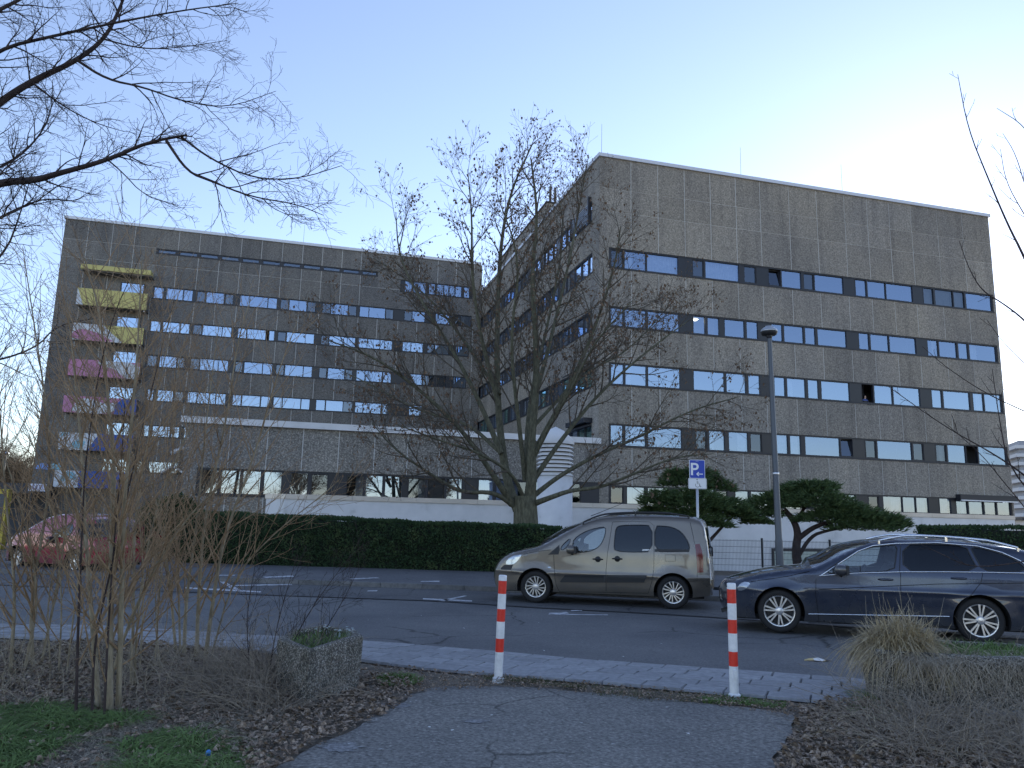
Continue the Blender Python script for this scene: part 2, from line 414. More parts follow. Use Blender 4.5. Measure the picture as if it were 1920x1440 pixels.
# ================================================================== BUILDINGS
AZ = R_(15.4)
U = Vector((math.cos(AZ), math.sin(AZ), 0)); V = Vector((-math.sin(AZ), math.cos(AZ), 0))
BZ = -1.25
P0 = D(1123, 740, 44.0); P0.z = 0
def s_of(px, z, O, dvec):
    lo, hi = -80, 80
    f = lambda s: proj((O+dvec*s)*1.0 + Vector((0, 0, z)))[0]-px
    sg = 1 if f(5) > f(-5) else -1
    for _ in range(50):
        m = (lo+hi)/2
        if f(m)*sg > 0: hi = m
        else: lo = m
    return (lo+hi)/2
def z_at(px, py, O, n): return onplane(px, py, O, n).z
class Facade:
    def __init__(s, parent, fm, wallmat, name='facade_wall'):
        s.p = parent; s.fm = fm; s.mat = wallmat
        e = bpy.data.objects.new(name, None); COL.objects.link(e); e.parent = parent; s.wall = e
    def bx(s, mb, s0, s1, d0, d1, z0, z1):
        P = [s.fm(a, b, c) for c in (z0, z1) for a, b in ((s0, d0), (s1, d0), (s1, d1), (s0, d1))]
        return mb.add(P, [(3,2,1,0),(4,5,6,7),(0,1,5,4),(1,2,6,5),(2,3,7,6),(3,0,4,7)])
    def zone(s, joints, levels, gap=.021, mat=None):
        mb = MB(); s.bx(mb, joints[0]+.01, joints[-1]-.01, -.32, -.014, levels[0]+.002, levels[-1]-.002); mb.build('joint_backing', M['joint'], s.wall, recalc=True)
        for a, b in zip(joints, joints[1:]):
            for c, d in zip(levels, levels[1:]):
                ga = gap if a != joints[0] else 0; gb_ = gap if b != joints[-1] else 0
                gc = gap*.6 if c != levels[0] else 0; gd = gap*.6 if d != levels[-1] else 0
                off = rng.uniform(-.006, .006)
                mb = MB(); s.bx(mb, a+ga, b-gb_, -.20, off, c+gc, d-gd)
                mb.build('concrete_panel', mat or s.mat, s.wall, recalc=True)
    def quad(s, mb, s0, s1, d, z0, z1, dt=None):
        dt = d if dt is None else dt
        return mb.add([s.fm(s0, d, z0), s.fm(s1, d, z0), s.fm(s1, dt, z1), s.fm(s0, dt, z1)], [(0, 1, 2, 3)])
    def band(s, s0, s1, z0, z1, segs, gmat='glass', rooms=True, deep=1.8, hb=.085):
        e = bpy.data.objects.new('window_band', None); COL.objects.link(e); e.parent = s.p
        mb = MB(); s.bx(mb, s0, s1, -.26, -.04, z0, z0+hb+.02); s.bx(mb, s0, s1, -.26, -.04, z1-hb, z1)
        zi0, zi1 = z0+hb+.02, z1-hb
        prev = s0
        for a, b, k in segs+[(s1, s1, None)]:
            if a-prev > .005: s.bx(mb, prev, a, -.24, -.055, zi0-.01, zi1+.01)
            prev = b
        # window sill lip
        s.bx(mb, s0-.02, s1+.02, -.05, .035, z0-.03, z0+.03)
        mb.build('frame', M['frame'], e, recalc=True)
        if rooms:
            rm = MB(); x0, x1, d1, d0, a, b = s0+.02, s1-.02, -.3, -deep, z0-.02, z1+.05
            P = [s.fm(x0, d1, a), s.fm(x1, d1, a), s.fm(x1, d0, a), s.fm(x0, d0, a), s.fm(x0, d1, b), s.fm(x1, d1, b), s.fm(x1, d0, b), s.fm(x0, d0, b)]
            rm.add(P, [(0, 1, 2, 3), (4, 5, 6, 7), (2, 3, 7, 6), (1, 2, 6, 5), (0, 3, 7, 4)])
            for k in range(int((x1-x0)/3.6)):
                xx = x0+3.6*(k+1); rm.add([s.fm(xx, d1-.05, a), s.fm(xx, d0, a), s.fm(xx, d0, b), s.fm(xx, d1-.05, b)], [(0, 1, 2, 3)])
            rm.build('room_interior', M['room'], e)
        for a, b, k in segs:
            if k == 'p':
                mb = MB(); s.bx(mb, a, b, -.2, -.065+rng.uniform(-.004, .004), zi0, zi1); mb.build('infill_panel', M['infill'], e, recalc=True); continue
            if k in 'dto':
                mb = MB(); w_ = .05
                if k != 'o':
                    dt = -.11 if k == 'd' else -.30
                    for (x0, x1, za, zb, da, db) in ((a, a+w_, zi0, zi1, -.11, dt), (b-w_, b, zi0, zi1, -.11, dt)):
                        P = [s.fm(x0, da-.03, za), s.fm(x1, da-.03, za), s.fm(x1, da+.03, za), s.fm(x0, da+.03, za), s.fm(x0, db-.03, zb), s.fm(x1, db-.03, zb), s.fm(x1, db+.03, zb), s.fm(x0, db+.03, zb)]
                        mb.add(P, [(3,2,1,0),(4,5,6,7),(0,1,5,4),(1,2,6,5),(2,3,7,6),(3,0,4,7)])
                    s.bx(mb, a, b, -.15, -.075, zi0, zi0+w_); s.bx(mb, a, b, dt-.04, dt+.035, zi1-w_, zi1)
                    mb.build('sash', M['frame'], e, recalc=True)
            if k == 'o':
                continue
            tilt = rng.uniform(-.004, .004)
            mb = MB(); s.quad(mb, a, b, -.13, zi0, zi1, -.13+tilt if k != 't' else -.31)
            gm = {'d': 'glassd', 't': 'glassd', 'b': 'glassd', 'n': 'glassg'}.get(k, gmat)
            if k == 'c': gm = 'glass'
            mb.build('pane', M[gm], e)
            if k in 'cb' or (k == 'g' and rng.random() < .16) or (k == 'd' and rng.random() < .3):
                n = max(6, int((b-a)/.05)); cb = MB(); ph = rng.uniform(0, 6)
                x0, x1 = (a, b) if k in 'cb' else ((a, a+(b-a)*rng.uniform(.25, .5)) if rng.random() < .5 else (b-(b-a)*rng.uniform(.25, .5), b))
                for i in range(n+1):
                    x = x0+(x1-x0)*i/n; dd = -.36+(.025*math.sin(i*1.9+ph)+.012*math.sin(i*.7) if k != 'b' else 0)
                    cb.v += [s.fm(x, dd, zi0-.05), s.fm(x, dd, zi1+.06)]
                for i in range(n): cb.f.append((2*i, 2*i+2, 2*i+3, 2*i+1)); cb.m.append(0)
                cb.build('curtain' if k != 'b' else 'blind', M['blind' if k == 'b' else 'curtain'], e, True)
        return e
def pxsegs(lst, conv, z, O, dvec, extra=0):
    out = []
    for it in lst:
        a, b, k = it; out.append((s_of(conv(a), z, O, dvec), s_of(conv(b), z, O, dvec), k))
    return out
c7 = lambda x: 1120+x/4.8
c8 = lambda x: 1500+x/4.5714
# ---------------------------------------------------------------- right block
blk = thing('concrete_office_building', 'grey exposed-aggregate concrete block with ribbon windows, corner towards the big bare tree', 'building', (P0.x, P0.y, BZ), AZ)
fA = Facade(blk, lambda s, d, z: (s, -d, z-BZ), M['conc'])
zA = lambda y: z_at(1123, y, P0, V)
ZTOP = zA(293)
JA = [0]+[s_of(x, zA(440), P0, U) for x in (1183.5, 1234.6, 1285, 1334, 1382.5, 1428.7, 1483.5, 1536, 1589, 1632, 1674, 1715.5, 1765, 1813, 1864)]
SE = JA[-1]
RA = [(zA(500), zA(461)), (zA(610), zA(571)), (zA(720), zA(677)), (zA(835.6), zA(792.5)), (zA(946), zA(908.5))]
def chain(*parts):
    out = []
    for conv, lst in parts:
        for a, b, k in lst: out.append((conv(a), conv(b), k))
    return out
rowsA = [
 chain((c7, [(125,240,'d'),(250,440,'g'),(452,732,'c'),(735,858,'p'),(860,963,'d'),(978,1280,'c'),(1325,1435,'d'),(1440,1545,'p'),(1548,1655,'t'),(1665,1840,'g')]),
       (c8, [(35,125,'d'),(132,378,'g'),(380,478,'p'),(482,575,'g'),(585,740,'g'),(745,972,'g'),(975,1060,'p'),(1065,1150,'b'),(1165,1318,'b'),(1325,1415,'b'),(1430,1650,'g')])),
 chain((c7, [(125,235,'g'),(252,442,'g'),(460,742,'g'),(745,865,'p'),(870,975,'g'),(998,1102,'g'),(1104,1150,'p'),(1152,1330,'g'),(1350,1450,'g'),(1452,1570,'p'),(1575,1672,'g'),(1688,1862,'g')]),
       (c8, [(50,138,'g'),(158,405,'g'),(408,510,'p'),(512,600,'g'),(612,768,'g'),(775,1003,'g'),(1005,1100,'p'),(1102,1192,'g'),(1200,1352,'g'),(1365,1448,'g'),(1460,1690,'g')])),
 chain((c7, [(128,240,'g'),(258,445,'g'),(462,750,'g'),(752,870,'p'),(873,1150,'g'),(1168,1342,'g'),(1366,1470,'g'),(1472,1595,'p'),(1600,1697,'g'),(1715,1880,'g')]),
       (c8, [(75,165,'g'),(190,432,'g'),(435,535,'p'),(537,633,'o'),(645,800,'g'),(808,1037,'g'),(1040,1135,'p'),(1138,1225,'g'),(1238,1465,'g'),(1468,1490,'p'),(1492,1582,'g'),(1590,1735,'g')])),
 chain((c7, [(125,235,'g'),(258,440,'c'),(460,765,'g'),(768,885,'p'),(888,990,'d'),(1013,1152,'g'),(1154,1187,'p'),(1190,1362,'g'),(1382,1487,'d'),(1490,1615,'p'),(1620,1722,'c'),(1742,1838,'c')]),
       (c8, [(52,350,'g'),(358,458,'t'),(460,565,'p'),(568,660,'d'),(672,968,'g'),(978,1068,'d'),(1070,1170,'p'),(1172,1262,'d'),(1275,1430,'g'),(1434,1530,'o'),(1540,1776,'g')])),
 chain((c7, [(122,240,'d'),(242,268,'p'),(272,432,'c'),(460,640,'g'),(645,760,'p'),(765,870,'d'),(890,1060,'g'),(1075,1180,'d'),(1185,1245,'p'),(1250,1370,'g'),(1390,1560,'g'),(1580,1690,'p'),(1700,1880,'g')]),
       (c8, [(130,230,'d'),(240,365,'p'),(375,485,'g'),(490,590,'p'),(595,685,'d'),(722,885,'g'),(890,1000,'g'),(1005,1110,'c'),(1112,1200,'p'),(1205,1302,'c'),(1304,1345,'p'),(1348,1445,'g'),(1455,1580,'g'),(1590,1690,'g'),(1700,1812,'g')]))]
S0 = s_of(1141.5, RA[0][1], P0, U)
for i, (z0, z1) in enumerate(RA):
    zm = (z0+z1)/2
    sg = [(s_of(a, zm, P0, U), s_of(b, zm, P0, U), k) for a, b, k in rowsA[i]]
    fA.band(S0, sg[-1][1]+.10, z0, z1, sg, 'glass2' if i == 2 else 'glass', deep=3.0 if i == 2 else 1.8)
    # concrete end pieces beside the band
    fA.zone([0, S0], [z0, z1]); fA.zone([sg[-1][1]+.10, SE], [z0, z1])
fA.zone(JA, [RA[0][1], zA(393), zA(350), ZTOP])
for (za, _), (_, zb) in zip(RA[:-1], RA[1:]): fA.zone(JA, [zb, za])
fA.zone(JA, [BZ, RA[4][0]])
# side of the right block (runs back from the corner)
fS = Facade(blk, lambda s, d, z: (-d, s, z-BZ), M['conc'])
SL = 36.0
JS = [0, 1.9]; 
while JS[-1] < SL-2: JS.append(JS[-1]+1.84)
JS.append(SL)
zS = lambda y: z_at(1113, y, P0+V*1.0, U)
def s_on_side(px, z): return s_of(px, z, P0, V)
R0 = (RA[0][1]+2.05, RA[0][1]+3.35)
rowS = [R0]+RA
for i, (z0, z1) in enumerate(rowS):
    segs = []; s = 1.25 if i != 0 else 1.35
    start = s; k = 0
    pat = {0: 'vvpgggpdgdpggpgdgpggdpggpdgg', 1: 'dggpddpgdpdpgdgpddpggpdgdpgg', 2: 'ddgpdgdpddgpdddpgdpddgpdgdpd', 3: 'nndpngdpdngpdddpddgpnddpgddp', 4: 'nngpdddpgndpdddpgdpddgpdgdpd', 5: 'ddgpdgdpddgpdddpgdpddgpdgdpd'}[i]
    while s < SL-1.6:
        wd = 1.25 if pat[k % len(pat)] in 'gn' else .8
        segs.append((s, s+wd-.1, {'v': 'd'}.get(pat[k % len(pat)], pat[k % len(pat)]))); s += wd; k += 1
    end = segs[-1][1]+.08
    fS.band(start-.1, end, z0, z1, segs, 'glass')
    fS.zone([.012, start-.1], [z0, z1]); fS.zone([end, SL], [z0, z1])
JS[0] = .012
fS.zone(JS, [R0[1], ZTOP]); fS.zone(JS, [RA[0][1], R0[0]])
for (za, _), (_, zb) in zip(RA[:-1], RA[1:]): fS.zone(JS, [zb, za])
fS.zone(JS, [BZ, RA[4][0]])
# louvre over the first side window and the dark sun-shade boxes
M['louvre'] = flat('louvre_metal', (.32, .34, .37), .4, metal=.6)
for i in range(9):
    z = R0[0]+.1+i*.13; mb = MB(); fS.bx(mb, 1.5, 4.6, .10, .16, z, z+.05); mb.build('louvre_slat', M['louvre'], blk, recalc=True)
for xa, xb, zz in ((1.35, 1.5, .35), (4.6, 4.72, .1)):
    mb = MB(); fS.bx(mb, xa, xb, 0.0, .22, R0[0]-.1, R0[1]+zz); mb.build('louvre_post', M['frame'], blk, recalc=True)
for (a, b, zz) in ((1.1, 5.2, RA[2][1]), (1.2, 4.4, RA[3][1]), (6.5, 12, RA[3][1])):
    for i in range(5):
        mb = MB(); fS.bx(mb, a, b, .03+i*.09, .10+i*.09, zz+.05-i*.05, zz+.09-i*.05); mb.build('sunshade_slat', M['frame'], blk, recalc=True)
mb = MB(); fS.bx(mb, 1.0, 4.2, .03, .55, RA[3][1]+.12, RA[3][1]+.4); mb.build('shade_box', M['frame'], blk, recalc=True)
sa = s_of(c8(1332), RA[4][1], P0, U); sb = s_of(c8(1822), RA[4][1], P0, U)
mb = MB(); fA.bx(mb, sa, sb, .02, .42, RA[4][1]-.12, RA[4][1]+.22); mb.build('awning_box', M['frame'], blk, recalc=True)
mb = MB(); fA.bx(mb, sa+.05, sb-.05, .36, .46, RA[4][1]-.2, RA[4][1]-.125); mb.build('awning_rail', M['cap'], blk, recalc=True)
# body (roof, back and end walls) and parapet
mb = MB(); mb.box(.3, SE-.02, 3.3, SL, 0, ZTOP-.4-BZ); mb.build('building_core', M['room'], blk)
mb = MB(); mb.box(SE-.30, SE-.004, .33, SL, 0, ZTOP-BZ-.01); mb.build('end_wall', M['conc'], blk)
mb = MB(); mb.box(.02, SE-.02, .33, SL, ZTOP-.5-BZ, ZTOP-.05-BZ); mb.build('roof', M['kerb'], blk)
mb = MB(); h = ZTOP-BZ
mb.box(-.10, SE+.10, -.12, .35, h, h+.22); mb.box(-.12, .35, .352, SL, h, h+.22); mb.box(SE-.35, SE+.09, .352, SL, h, h+.215)
mb.build('parapet_cap', M['cap'], blk)
for px in (1138, 1404, 1597):
    s = s_of(px, ZTOP, P0, U); mb = MB(); mb.tube([(s, .9, h-.1), (s+.02, .9, h+2.7)], [.014, .008], 5); mb.build('lightning_rod', M['frame'], blk)
# roof penthouse and pipes near the re-entrant corner
mb = MB(); mb.box(.55, 12, 12.2, 27, h-.05, h+2.05); mb.build('roof_penthouse', M['conc'], blk)
mb = MB(); mb.box(.47, 12.1, 12.1, 27.1, h+2.05, h+2.15); mb.build('penthouse_cap', M['frame'], blk)
for sx in (1.1, 1.5):
    mb = MB(); mb.tube([(sx, 13.0, h+2.0), (sx, 13.0, h+3.8-(sx-1.1)*.2)], .11, 8, True); mb.build('roof_pipe', M['kerb'], blk, True)
# lit ceiling lamp in a second-floor room and the open-window person
s = s_of(c7(912), RA[1][1], P0, U)
lm, lt, lb = newmat('ceiling_tube'); setp(lb, base=(1, .95, .8)); lb.inputs['Emission Color'].default_value = (1, .9, .62, 1); lb.inputs['Emission Strength'].default_value = 3
mb = MB(); fA.bx(mb, s-.55, s+.45, -1.2, -.85, RA[1][1]-.06, RA[1][1]-.02); mb.build('ceiling_lamp', lm, blk, recalc=True)
# ---------------------------------------------------------------- left wing
L0 = D(287, 536, 66.0); L0.z = 0
lw = thing('concrete_hospital_wing', 'long dark concrete wing with painted balconies stacked at its end', 'building', (L0.x, L0.y, BZ), AZ)
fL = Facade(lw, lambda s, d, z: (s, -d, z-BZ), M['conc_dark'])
zL = lambda y: z_at(287, y, L0, V)
sL = lambda px, z: s_of(px, z, L0, U)
LTOP = zL(428)
LEND = (P0-L0).dot(U)-.05           # meets the side of the other block
rl = [(zL(559.5), zL(536)), (zL(622), zL(600)), (zL(688.5), zL(664.5)), (zL(752.5), zL(729)), (zL(820), zL(797)), (zL(888), zL(864))]
zt = LTOP-1
JL = [sL(x, LTOP-1.5) for x in (119.5, 164, 210, 252, 293, 334.5, 374, 413, 452, 490, 529, 567, 604, 641, 677, 712.5, 751)]
while JL[-1]+1.84 < LEND-.6: JL.append(JL[-1]+1.84)
JL.append(LEND)
k1 = lambda x: x/4.0; k3 = lambda x: 480+x/4.0; k4 = lambda x: 340+x/4.0
rowsL = [
 chain((k1, [(1155,1222,'c'),(1225,1247,'p'),(1249,1370,'c'),(1378,1442,'g'),(1445,1473,'p'),(1475,1540,'d'),(1548,1678,'g'),(1688,1750,'d'),(1752,1800,'p'),(1802,1868,'g')]),
       (k3, [(-48,85,'g'),(92,155,'g'),(158,180,'p'),(182,245,'d'),(252,378,'g'),(385,448,'d'),(450,495,'p'),(497,562,'d'),(566,688,'g'),(692,755,'d'),(757,778,'p'),(780,845,'g'),(850,968,'g'),(972,1032,'d'),(1035,1110,'p'),(1112,1172,'d'),(1175,1265,'g'),(1268,1345,'p'),(1350,1450,'g'),(1460,1530,'d'),(1540,1610,'g')])),
 chain((k1, [(1130,1200,'g'),(1202,1218,'p'),(1220,1345,'g'),(1352,1418,'g'),(1420,1443,'p'),(1445,1515,'d'),(1520,1662,'g'),(1668,1732,'g'),(1734,1783,'p'),(1785,1845,'g')]),
       (k3, [(-66,70,'g'),(75,98,'o'),(100,135,'g'),(137,160,'p'),(162,225,'d'),(232,368,'g'),(372,433,'g'),(435,485,'p'),(487,545,'d'),(550,682,'g'),(686,742,'g'),(744,770,'p'),(772,832,'g'),(836,962,'g'),(966,1020,'g'),(1022,1100,'p'),(1102,1160,'g'),(1165,1250,'g'),(1252,1283,'p'),(1285,1340,'d'),(1345,1440,'g'),(1442,1498,'p'),(1500,1590,'g')])),
 chain((k1, [(1100,1175,'d'),(1177,1193,'p'),(1195,1320,'g'),(1325,1385,'d'),(1387,1423,'p'),(1425,1495,'d'),(1500,1635,'g'),(1640,1708,'g'),(1710,1760,'p'),(1762,1820,'d')]),
       (k3, [(-88,45,'g'),(52,118,'g'),(120,146,'p'),(148,210,'d'),(218,350,'g'),(357,417,'g'),(420,470,'p'),(472,530,'d'),(540,662,'g'),(668,725,'d'),(727,753,'p'),(755,815,'g'),(820,945,'g'),(955,1012,'c'),(1015,1150,'p'),(1160,1245,'c'),(1250,1340,'d'),(1345,1430,'d'),(1432,1475,'p'),(1480,1570,'g')])),
 chain((k1, [(1105,1145,'g'),(1147,1168,'p'),(1170,1295,'g'),(1300,1375,'d'),(1377,1400,'p'),(1402,1472,'g'),(1478,1612,'g'),(1620,1688,'g'),(1690,1738,'p')]),
       (k4, [(385,445,'c'),(455,588,'c'),(598,660,'g'),(662,690,'p'),(692,752,'c'),(760,892,'c'),(900,960,'c'),(965,1010,'p'),(1012,1075,'g'),(1085,1210,'c'),(1215,1280,'b'),(1282,1303,'p'),(1305,1360,'c'),(1365,1498,'c'),(1505,1545,'c'),(1548,1700,'p'),(1710,1800,'c')])),
 chain((k1, [(1078,1112,'g'),(1114,1140,'p'),(1142,1270,'c'),(1285,1340,'c'),(1342,1376,'p'),(1378,1440,'c'),(1450,1580,'g')])),
 chain((k1, [(1025,1085,'d'),(1087,1113,'p'),(1115,1245,'c'),(1255,1325,'g'),(1327,1380,'p'),(1390,1520,'g')]))]
for i, (z0, z1) in enumerate(rl):
    zm = (z0+z1)/2
    sg = [(sL(a, zm), sL(b, zm), k) for a, b, k in rowsL[i]]
    s0 = sg[0][0]-.12; s1 = min(sg[-1][1]+.1, LEND-.2)
    fL.band(s0, s1, z0, z1, sg, 'glass2' if i == 1 else 'glass', deep=1.6, hb=.07)
    fL.zone([JL[0]]+[j for j in JL[1:] if j < s0-.5]+[s0], [z0, z1]); fL.zone([s1, LEND], [z0, z1])
# attic: concrete above the first row, with a high slit window and a short window near the inner corner
hs0, hs1 = sL(293, zL(470)), sL(709, zL(470)); hz0, hz1 = z_at(293, 475, L0, V), z_at(293, 465.3, L0, V)
qs0, qs1 = sL(751, zL(480)), sL(886, zL(480)); qz0, qz1 = z_at(751, 547, L0, V), z_at(751, 524, L0, V)
jm = z_at(293, 497.5, L0, V)
jj = lambda a, b: [a]+[j for j in JL if a+.3 < j < b-.3]+[b]
top_l = z_at(164, 451, L0, V)
fL.zone(jj(JL[0], hs0), [rl[0][1], jm, top_l, LTOP]); fL.zone(jj(hs0, hs1), [rl[0][1], jm, hz0]); fL.zone(jj(hs0, hs1), [hz1, LTOP])
segs = []
js = jj(hs0, hs1)
for a, b in zip(js, js[1:]): segs.append((a+.16, b-.14, 'd'))
fL.band(hs0, hs1, hz0, hz1, segs, hb=.06)
fL.zone(jj(hs1, qs0), [rl[0][1], jm, LTOP]); fL.zone([qs0, LEND], [rl[0][1], qz0]); fL.zone(jj(qs0, LEND), [qz1, LTOP]); fL.zone([qs1, LEND], [qz0, qz1])
sg = [(sL(480+a/4, qz0+.5), sL(480+b/4, qz0+.5), k) for a, b, k in ((1090,1118,'p'),(1120,1172,'g'),(1180,1272,'g'),(1300,1342,'g'),(1358,1405,'g'),(1412,1445,'g'),(1452,1490,'g'),(1498,1540,'g'),(1562,1600,'g'))]
fL.band(qs0, qs1, qz0, qz1, sg, hb=.07)
for (za, _), (_, zb) in zip(rl[:-1], rl[1:]): fL.zone(JL, [zb, za])
fL.zone(JL, [BZ, rl[5][0]])
mb = MB(); mb.box(JL[0]+.3, LEND, 2.0, 15, 0, LTOP-.4-BZ); mb.build('building_core', M['room'], lw)
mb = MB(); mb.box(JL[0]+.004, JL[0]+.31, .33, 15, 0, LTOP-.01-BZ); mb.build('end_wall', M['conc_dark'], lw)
mb = MB(); mb.box(JL[0]+.02, LEND, .33, 15, LTOP-.5-BZ, LTOP-.05-BZ); mb.build('roof', M['kerb'], lw)
mb = MB(); h = LTOP-BZ; mb.box(JL[0]-.1, LEND-.16, -.12, .35, h, h+.26); mb.box(JL[0]-.12, JL[0]+.35, .352, 15, h, h+.26); mb.build('parapet_cap', M['cap'], lw)
for px in (199, 392, 568):
    s = sL(px, LTOP); mb = MB(); mb.tube([(s, .9, h-.1), (s+.02, .9, h+2.4)], [.016, .009], 5); mb.build('lightning_rod', M['frame'], lw)
# balconies with the painted fronts
MC = {k: noisy('mural_'+k, [(.3, tuple(c*.86 for c in v)), (.7, v)], 1.4, .7) for k, v in
      {'yellow': (.62, .55, .20), 'pink': (.55, .24, .38), 'white': (.66, .69, .72), 'blue': (.035, .105, .40), 'teal': (.26, .52, .62)}.items()}
BD = 1.25
OB = L0-V*BD
def bal_s(px, z): return s_of(px, z, OB, U)
zb_ = lambda px, py: z_at(px, py, OB, V)
bal = [((146, 539), (277, 551), (143, 570)), ((138, 605), (270, 616), (135, 636)), ((130, 672), (263, 681), (127, 703)), ((120, 741), (257, 748), (118, 772)), ((112, 810), (250, 815), (109, 842)), ((103, 881), (240, 886), (99, 913))]
mur = [['yellow', ('white', [(0, 0), (.10, 0), (0, 1)])],
       ['yellow', ('white', [(0, 0), (.72, 0), (.56, .5), (.42, 1), (0, 1)]), ('pink', [(0, 0), (.62, 0), (.5, .22), (.40, .42), (.28, .58), (.16, .68), (.07, .62), (0, .45)])],
       ['pink', ('white', [(.80, 0), (1, 0), (1, 1), (.40, 1), (.41, .80), (.47, .66), (.56, .6), (.66, .52), (.72, .3)])],
       ['pink', ('white', [(.13, 0), (.60, 0), (.75, .3), (.80, .62), (.70, .72), (.55, .62), (.42, .82), (.30, .92), (.20, .78), (.14, .4)]), ('blue', [(.70, 0), (1, 0), (1, 1), (.80, 1), (.71, .6)])],
       ['white', ('blue', [(.40, 0), (1, 0), (1, 1), (.54, 1), (.47, .6)]), ('teal', [(.02, .72), (.14, .98), (.02, .98)]), ('teal', [(.20, .1), (.32, .06), (.36, .5), (.26, .62), (.18, .4)])],
       ['white', ('blue', [(.33, 0), (1, 0), (1, 1), (.33, 1)]), ('teal', [(.07, .5), (.13, .93), (.27, .93), (.31, .42), (.2, .55), (.12, .30)])]]
lab = ['upper yellow balcony', 'white, pink and yellow balcony', 'pink and white balcony', 'pink, white and blue balcony', 'white and blue balcony', 'lowest balcony']
for i, (tl, tr, bl) in enumerate(bal):
    zt_, zbm = zb_(*tl), zb_(*bl)
    s0, s1 = bal_s(tl[0], zt_), bal_s(tr[0], zt_)
    b = bpy.data.objects.new('balcony', None); COL.objects.link(b); b.parent = lw
    tag(b, label=lab[i]+' front')
    H = zt_-zbm
    mb = MB(); fL.bx(mb, s0, s1, BD-.10, BD, zbm, zt_); mb.build('balcony_front', MC[mur[i][0]], b, recalc=True)
    for n_, (c, poly) in enumerate(mur[i][1:]):
        mb = MB(); q = chaikin(poly, 1) if len(poly) > 5 else poly
        q = [(s0+a*(s1-s0), zbm+e*H) for a, e in q]
        mb.prism(q, BD+.001, BD+.006+.004*n_, lambda a, e, d: fL.fm(a, d, e)); mb.build('mural_patch', MC[c], b, recalc=True)
    for xa, xb in ((s0+.002, s0+.10), (s1-.10, s1-.002)):
        mb = MB(); fL.bx(mb, xa, xb, 0, BD-.102, zbm, zt_); mb.build('balcony_side', M['conc_dark'], b, recalc=True)
    mb = MB(); fL.bx(mb, s0+.1, s1-.1, 0, BD-.102, zbm-.02, zbm+.16); mb.build('balcony_slab', M['conc_dark'], b, recalc=True)
    mb = MB(); fL.bx(mb, s1-.25, s1-.15, .1, BD-.2, zbm-.12, zbm-.02); mb.build('bracket', M['cap'], b, recalc=True)
    # glazed balcony door behind the parapet
    da = s_of([225, 217, 210, 203, 196, 190][i], zt_+.4, L0, U); dw = 2.0
    mb = MB(); fL.bx(mb, da, da+dw, .0, .03, zbm+.2, zt_+1.2); d_ = mb.build('balcony_door', M['frame'], b, recalc=True)
    mb = MB(); fL.quad(mb, da+.12, da+dw-.12, .036, zbm+.4, zt_+1.1); mb.build('pane', M['glass2'], d_)
    mb = MB(); fL.quad(mb, da+.14, da+dw-.14, .033, zbm+.42, zt_+1.08); mb.build('curtain', M['curtain'], d_)
z1 = zb_(152, 494); s0, s1 = bal_s(152, z1), bal_s(283, z1)
mb = MB(); fL.bx(mb, s0, s1, 0, BD, z1-.42, z1); mb.build('balcony_roof', MC['yellow'], lw, recalc=True)
mb = MB(); fL.bx(mb, s0+.1, s1+.1, .0, BD-.15, z1-.52, z1-.421); mb.build('balcony_roof_soffit', M['conc_dark'], lw, recalc=True)
# two blue ornaments on the end wall and a lamp arm + white canopy near the annex
for px in (82, 105):
    s = s_of(px, zL(875), L0, U); z = z_at(px, 880, L0, V); mb = MB()
    mb.prism([(s+.55*math.cos(t*math.pi/10), z+.5*math.sin(t*math.pi/10)) for t in range(11)], .01, .08, lambda a, e, d: fL.fm(a, d, e)); mb.build('wall_ornament', MC['teal'] if px > 90 else flat('mural_sky', (.2, .35, .7), .6), lw, recalc=True)
s = s_of(337, 8, L0, U); z = z_at(337, 845, L0, V)
mb = MB(); mb.tube([fL.fm(s+.4, 0, z-.25), fL.fm(s+.3, .5, z-.1)], .05, 6); mb.tube([fL.fm(s+.5, .55, z+.25), fL.fm(s-.5, .6, z-.3)], [.16, .2], 8, True); mb.build('wall_lamp', M['cap'], lw, True)
z = z_at(335, 885, L0, V)
mb = MB(); mb.prism([(s-1.1, z-.1), (s-.2, z+.55), (s+.75, z-.05), (s+.7, z-.2), (s-.2, z+.35), (s-1.1, z-.25)], .1, 1.1, lambda a, e, d: fL.fm(a, d, e)); mb.build('door_canopy', M['white'], lw, recalc=True)
# ---------------------------------------------------------------- low annex, flush with the right block
AO = P0-V*.30
an = thing('low_concrete_annex', 'low two-storey concrete annex with white roof fascia behind the dark hedge', 'building', (AO.x, AO.y, BZ), AZ)
fN_ = Facade(an, lambda s, d, z: (s, -d, z-BZ), M['conc_near'])
sN = lambda px, z: s_of(px, z, AO, U)
zN = lambda px, y: z_at(px, y, AO, V)
az_top = zN(350, 792.5); az_wt = zN(370, 876); az_wb = zN(370, 928)
A0 = sN(350, az_top); A1 = -.06
JN = [A0]+[sN(x, zN(500, 835)) for x in (430, 501, 567.5, 635, 702, 764, 824, 885, 943, 1000, 1058)]+[A1]
wst = sN(370, az_wt)
fN_.zone(JN, [az_wt, az_top]); fN_.zone([A0, wst], [az_wb, az_wt]); fN_.zone(JN, [BZ, az_wb])
sg = [(sN(340+a/4, (az_wt+az_wb)/2), sN(340+b/4, (az_wt+az_wb)/2), k) for a, b, k in
      ((138,270,'g'),(300,435,'g'),(460,590,'g'),(620,748,'g'),(755,812,'p'),(818,945,'g'),(970,1100,'d'),(1105,1225,'p'),(1235,1370,'d'),(1385,1508,'g'),(1530,1655,'g'),(1660,1698,'p'),(1700,1835,'d'),(1850,1975,'b'),(1992,2105,'g'),(2110,2225,'p'),(2232,2340,'c'),(2365,2475,'g'),(2480,2600,'d'),(2620,2740,'g'),(2760,2880,'p'),(2890,3000,'d'))]
